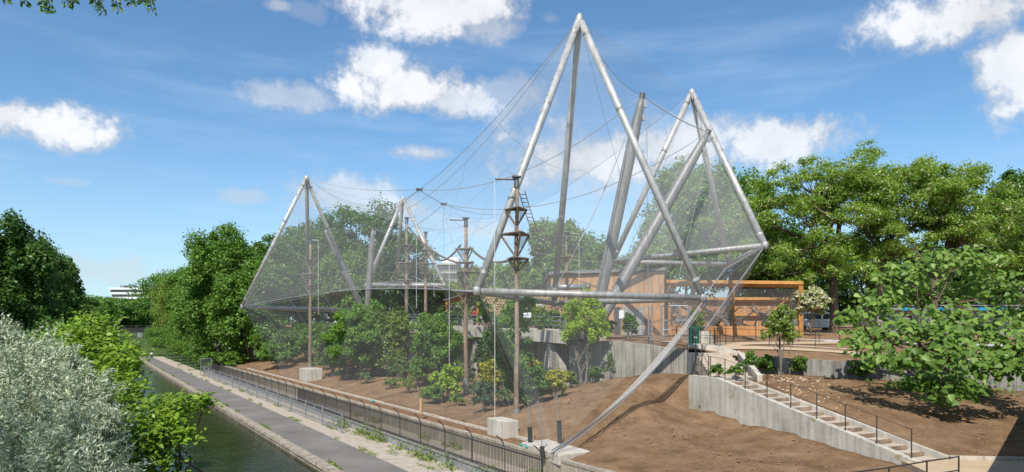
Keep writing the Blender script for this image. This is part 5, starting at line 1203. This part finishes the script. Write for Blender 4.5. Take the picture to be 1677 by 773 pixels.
    for v0, sp_, lab in ((.47, .05, 'tufts of grass along the inner edge of the canal coping'), (2.95, .09, 'tufts of grass along the gravel edge of the towpath'), (3.9, .12, 'tufts of weeds under the guard rail')):
        n = 2600; u = rng.uniform(-5, 95, n); u = u[(np.sin(u*1.3+v0)+np.sin(u*.47+v0*2)+np.sin(u*3.1)*.5) > .85]; n = len(u); v = v0+rng.normal(size=n)*sp_
        c = np.stack([-8-.537*u+.843*v, 30+.843*u+.537*v, .03+.12*rng.random(n)], 1); o = quads('weeds', c, rng.normal(size=(n,3))*.7+np.array([0,-.3,.5]), .16, .05, 'lf_olive', rng, droop=-1.2); props(o, lab, 'weeds', kind='stuff')
    # clods and stones on the soil
    n = 5000; x = rng.uniform(2, 27, n); y = rng.uniform(22, 38, n); z = LOWF(x, y); s = (x-9.2)*.392+(y-35)*-.92; tt = (x-9.2)*.92+(y-35)*.392
    ok = ~((tt > -.15) & (tt < 2.0) & (s > -1) & (s < 13)) & ~((y < 24.6) & (x > 13)); ok &= ((x+8)*.843+(y-30)*.537) > 8.6
    ok &= ~((y > 35) & (x < 13.3) & (x > 9)); x, y, z = x[ok], y[ok], z[ok]; mb = MB()
    for a, b, d in zip(x, y, z):
        r_ = .018+.06*rng.random()**4
        vs = [(a+rng.normal()*.2*r_+r_*dx, b+r_*dy, d+.01+r_*dz*.8) for dx, dy, dz in ((1,0,0),(-1,.1,0),(.1,1,0),(0,-1,0),(0,0,1),(0,0,-1))]
        mb.add(vs, [(0,2,4),(2,1,4),(1,3,4),(3,0,4),(2,0,5),(1,2,5),(3,1,5),(0,3,5)])
    mb2 = MB(); 
    for _ in range(700):
        q = on(1305+rng.normal()*42, 645+rng.normal()*14, 3.2); q.z = low_z(q.x, q.y)
        if (q.x-9.2)*.92+(q.y-35)*.392 < 2.1 or q.y > 37.2: continue
        r_ = .02+.075*rng.random()**2.5; mb2.add([(q.x+r_*(dx+rng.normal()*.2), q.y+r_*dy, q.z+.01+r_*dz*.8) for dx, dy, dz in ((1,0,0),(-1,.1,0),(.1,1,0),(0,-1,0),(0,0,1),(0,0,-1))], [(0,2,4),(2,1,4),(1,3,4),(3,0,4),(2,0,5),(1,2,5),(3,1,5),(0,3,5)])
    props(mb2.build('rubble', 'sand_path', kind='stuff'), 'pale rubble scattered on the soil beside the upper end of the lower steps', 'rubble')
    props(mb.build('soil_clod', 'soil_dry', kind='stuff'), 'clods and stones strewn over the bare soil bank', 'soil clods')
inner_planting()

def foreground():
    rng = np.random.default_rng(12)
    # silver leaved tree at the lower left
    base = Vector((-11.0, 14.6, .6)); t = thing('silver_tree', 'silver leaved bushy tree filling the lower left corner', 'tree', base)
    tips = [(50,600,15.5,1.1),(15,590,16,1.1),(95,625,15,1.0),(140,660,14.5,.85),(30,655,14.5,1.4),(85,690,14,1.3),(145,725,13.5,1.0),(168,690,14,.55),(30,735,13.5,1.5),(100,765,13,1.3),(160,790,13,.85),(-40,620,15.5,1.6),(-40,730,13.5,1.8),(48,800,12.8,1.6),(130,830,12.6,1.2),(60,635,16.5,1.2),(110,590,16,.5),(15,545,16.2,.5)]
    mb = MB(); f = base+Vector((0,0,1.2)); mb.tube([base-Vector((0,0,.4)), f], [.2,.16], 8); Cs, Ts, Ns = [], [], []
    for px, py, D, r in tips:
        e = P(px-6, py+14, D); pth = limb_path(f, e, rng, 5, .12); mb.tube(pth, [.08,.065,.05,.035,.025,.012], 6)
        for q in range(52):                                         # leafy shoots
            d = Vector((rng.normal(), rng.normal(), rng.normal()*.8+.35)).normalized(); b = e+d*r*.35*rng.random(); tip = b+d*r*(.5+.45*rng.random())+Vector((0,0,.12)); k = 80
            s = rng.random(k); c = np.array(b)[None]*(1-s[:,None])+np.array(tip)[None]*s[:,None]+rng.normal(size=(k,3))*.05
            Cs.append(c); Ts.append(np.tile(np.array(d), (k,1))*.8+rng.normal(size=(k,3))*.5); Ns.append(rng.normal(size=(k,3))+np.array([0,-.4,.5]))
            if q % 4 == 0: mb.tube([b, tip], [.014,.006], 4, cap=False)
    mb.build('trunk', 'bark_grey', t, smooth=True)
    quads('crown', np.vstack(Cs), np.vstack(Ns), .10, .026, 'lf_silver', rng, t, tdir=np.vstack(Ts))
    # bright shrub with layered sprays beside it
    base = Vector((-9.0, 17.5, .5)); t = thing('bright_shrub', 'fresh green shrub reaching out over the water beside the silver tree', 'shrub', base)
    sp = [(140,565,19.5,.9),(165,590,19,.9),(185,640,17.5,.8),(210,665,17,.8),(170,560,20,.6),(245,690,16.5,.75),(215,720,16,.9),(275,672,16.6,.5),(305,664,16.4,.45),(335,658,16.2,.28),(285,695,16,.45),(300,715,15.6,.3),(205,585,18.5,.5),(250,745,16,.6),(265,715,16,.5),(200,770,15.5,.9),(150,545,20,.8),(190,605,18,.6),(120,580,20,1.0),(240,775,15.6,.6)]
    mb = MB(); f = base+Vector((0,0,1.0)); mb.tube([base-Vector((0,0,.4)), f], [.14,.1], 8); Cs, Ns = [], []
    for px, py, D, r in sp:
        e = P(px, py, D); mb.tube(limb_path(f, e, rng, 4, .15), [.05,.04,.03,.02,.01], 5)
        k = int(620*r*r)+60; ring = rng.normal(size=(k,3))*np.array([r*.5, r*.5, r*.17]); lay = (rng.integers(0,3,k)-1)*r*.35
        c = np.array(e)+ring; c[:,2] += lay+.15*r-.25*(ring[:,0]**2)/max(r,.3); Cs.append(c); Ns.append(rng.normal(size=(k,3))*.32+np.array([.0,-.25,1]))
    mb.build('stem', 'bark', t, smooth=True)
    c = np.vstack(Cs); nr = np.vstack(Ns); order = np.argsort(c[:,1]); c, nr = c[order], nr[order]; lf = [big_leaf('leaf', 'lf_bright', s) for s in (.135,.16)]
    sel = rng.choice(len(c)//2, 300, replace=False); mask = np.ones(len(c), bool); mask[sel] = False
    for i in sel:
        o = link('leaf', lf[i % 2], t, at=c[i]); o.rotation_mode = 'QUATERNION'; o.rotation_quaternion = Vector(nr[i]).to_track_quat('Z','Y') @ Matrix.Rotation(rng.random()*6.28, 3, 'Z').to_quaternion()
    quads('foliage', c[mask], nr[mask], .16, .09, 'lf_bright', rng, t, 'stuff')
    # greener shrub on the bank behind
    for i, (px, D, h, cr, n, m, lab) in enumerate(((150, 28, 5.6, 1.9, 12000, 'lf_bright', 'fresh green bush behind the silver tree along the canal'), (120, 36, 6.2, 3.0, 9000, 'lf_mid', 'mid green bush on the left bank under the dark trees'), (60, 30, 6.0, 3.2, 9000, 'lf_dark', 'dark bush on the left bank behind the silver tree'), (163, 54, 4.2, 2.2, 6000, 'lf_mid', 'bush overhanging the left side of the canal'), (160, 80, 5.2, 2.8, 5000, 'lf_mid', 'far bush overhanging the left side of the canal'))):
        p = P(px, 600, D); p.z = .6; shrub('bank_bush', lab, p, h, cr, n, .2 if D < 40 else .4, m, 'bushes on the left bank', k=11)
    # twig arching over the left tree
    # branch overhead at the top left, from a tree beside the viewpoint
    base = Vector((-10.5, 4.5, .8)); t = thing('overhanging_tree', 'tree whose leafy twig tips hang into the top left corner', 'tree', base)
    mb = MB(); crown = Vector((-9.5, 5.5, 12.2)); mb.tube([base, base.lerp(crown,.5)+Vector((-.3,.2,0)), crown], [.35,.28,.15], 9)
    e = Vector((-3.6, 8.4, 11.25)); mb.tube(limb_path(crown, e, rng, 6, .05), [.12,.10,.08,.06,.05,.035,.02], 7)
    Cs, Ts = [], []
    for px, ln in ((38,8),(70,18),(80,20),(108,10),(162,20),(155,12),(190,17),(212,8),(246,20),(10,4),(120,3),(-30,14),(230,4)):
        a = P(px-6, -22, 8.2); b = P(px+4, ln, 8.2); mb.tube([a+Vector((-.1,0,.45)), a, b], [.012,.008,.004], 4)
        for q in range(26):
            s = q/25; Cs.append(np.array(a.lerp(b, s))+np.array([(.035 if q % 2 else -.035), rng.normal()*.02, -.02])); Ts.append(np.array([(1 if q % 2 else -1)*.9, 0, -.7]))
    k = 2600; l = lump_leaves([(-10,5,13,2.6,2.4,1.5),(-12,4,12.4,2.4,2.4,1.6),(-8.6,6.2,13.2,1.6,1.4,.9)], k, rng)
    mb.build('trunk', 'bark', t, smooth=True)
    quads('leaves', np.array(Cs), rng.normal(size=(len(Cs),3))*.4+np.array([0,-1,.3]), .085, .034, 'lf_deep', rng, t, tdir=np.array(Ts))
    quads('crown', l[0], l[1], .2, .09, 'lf_dark', rng, t)
foreground()
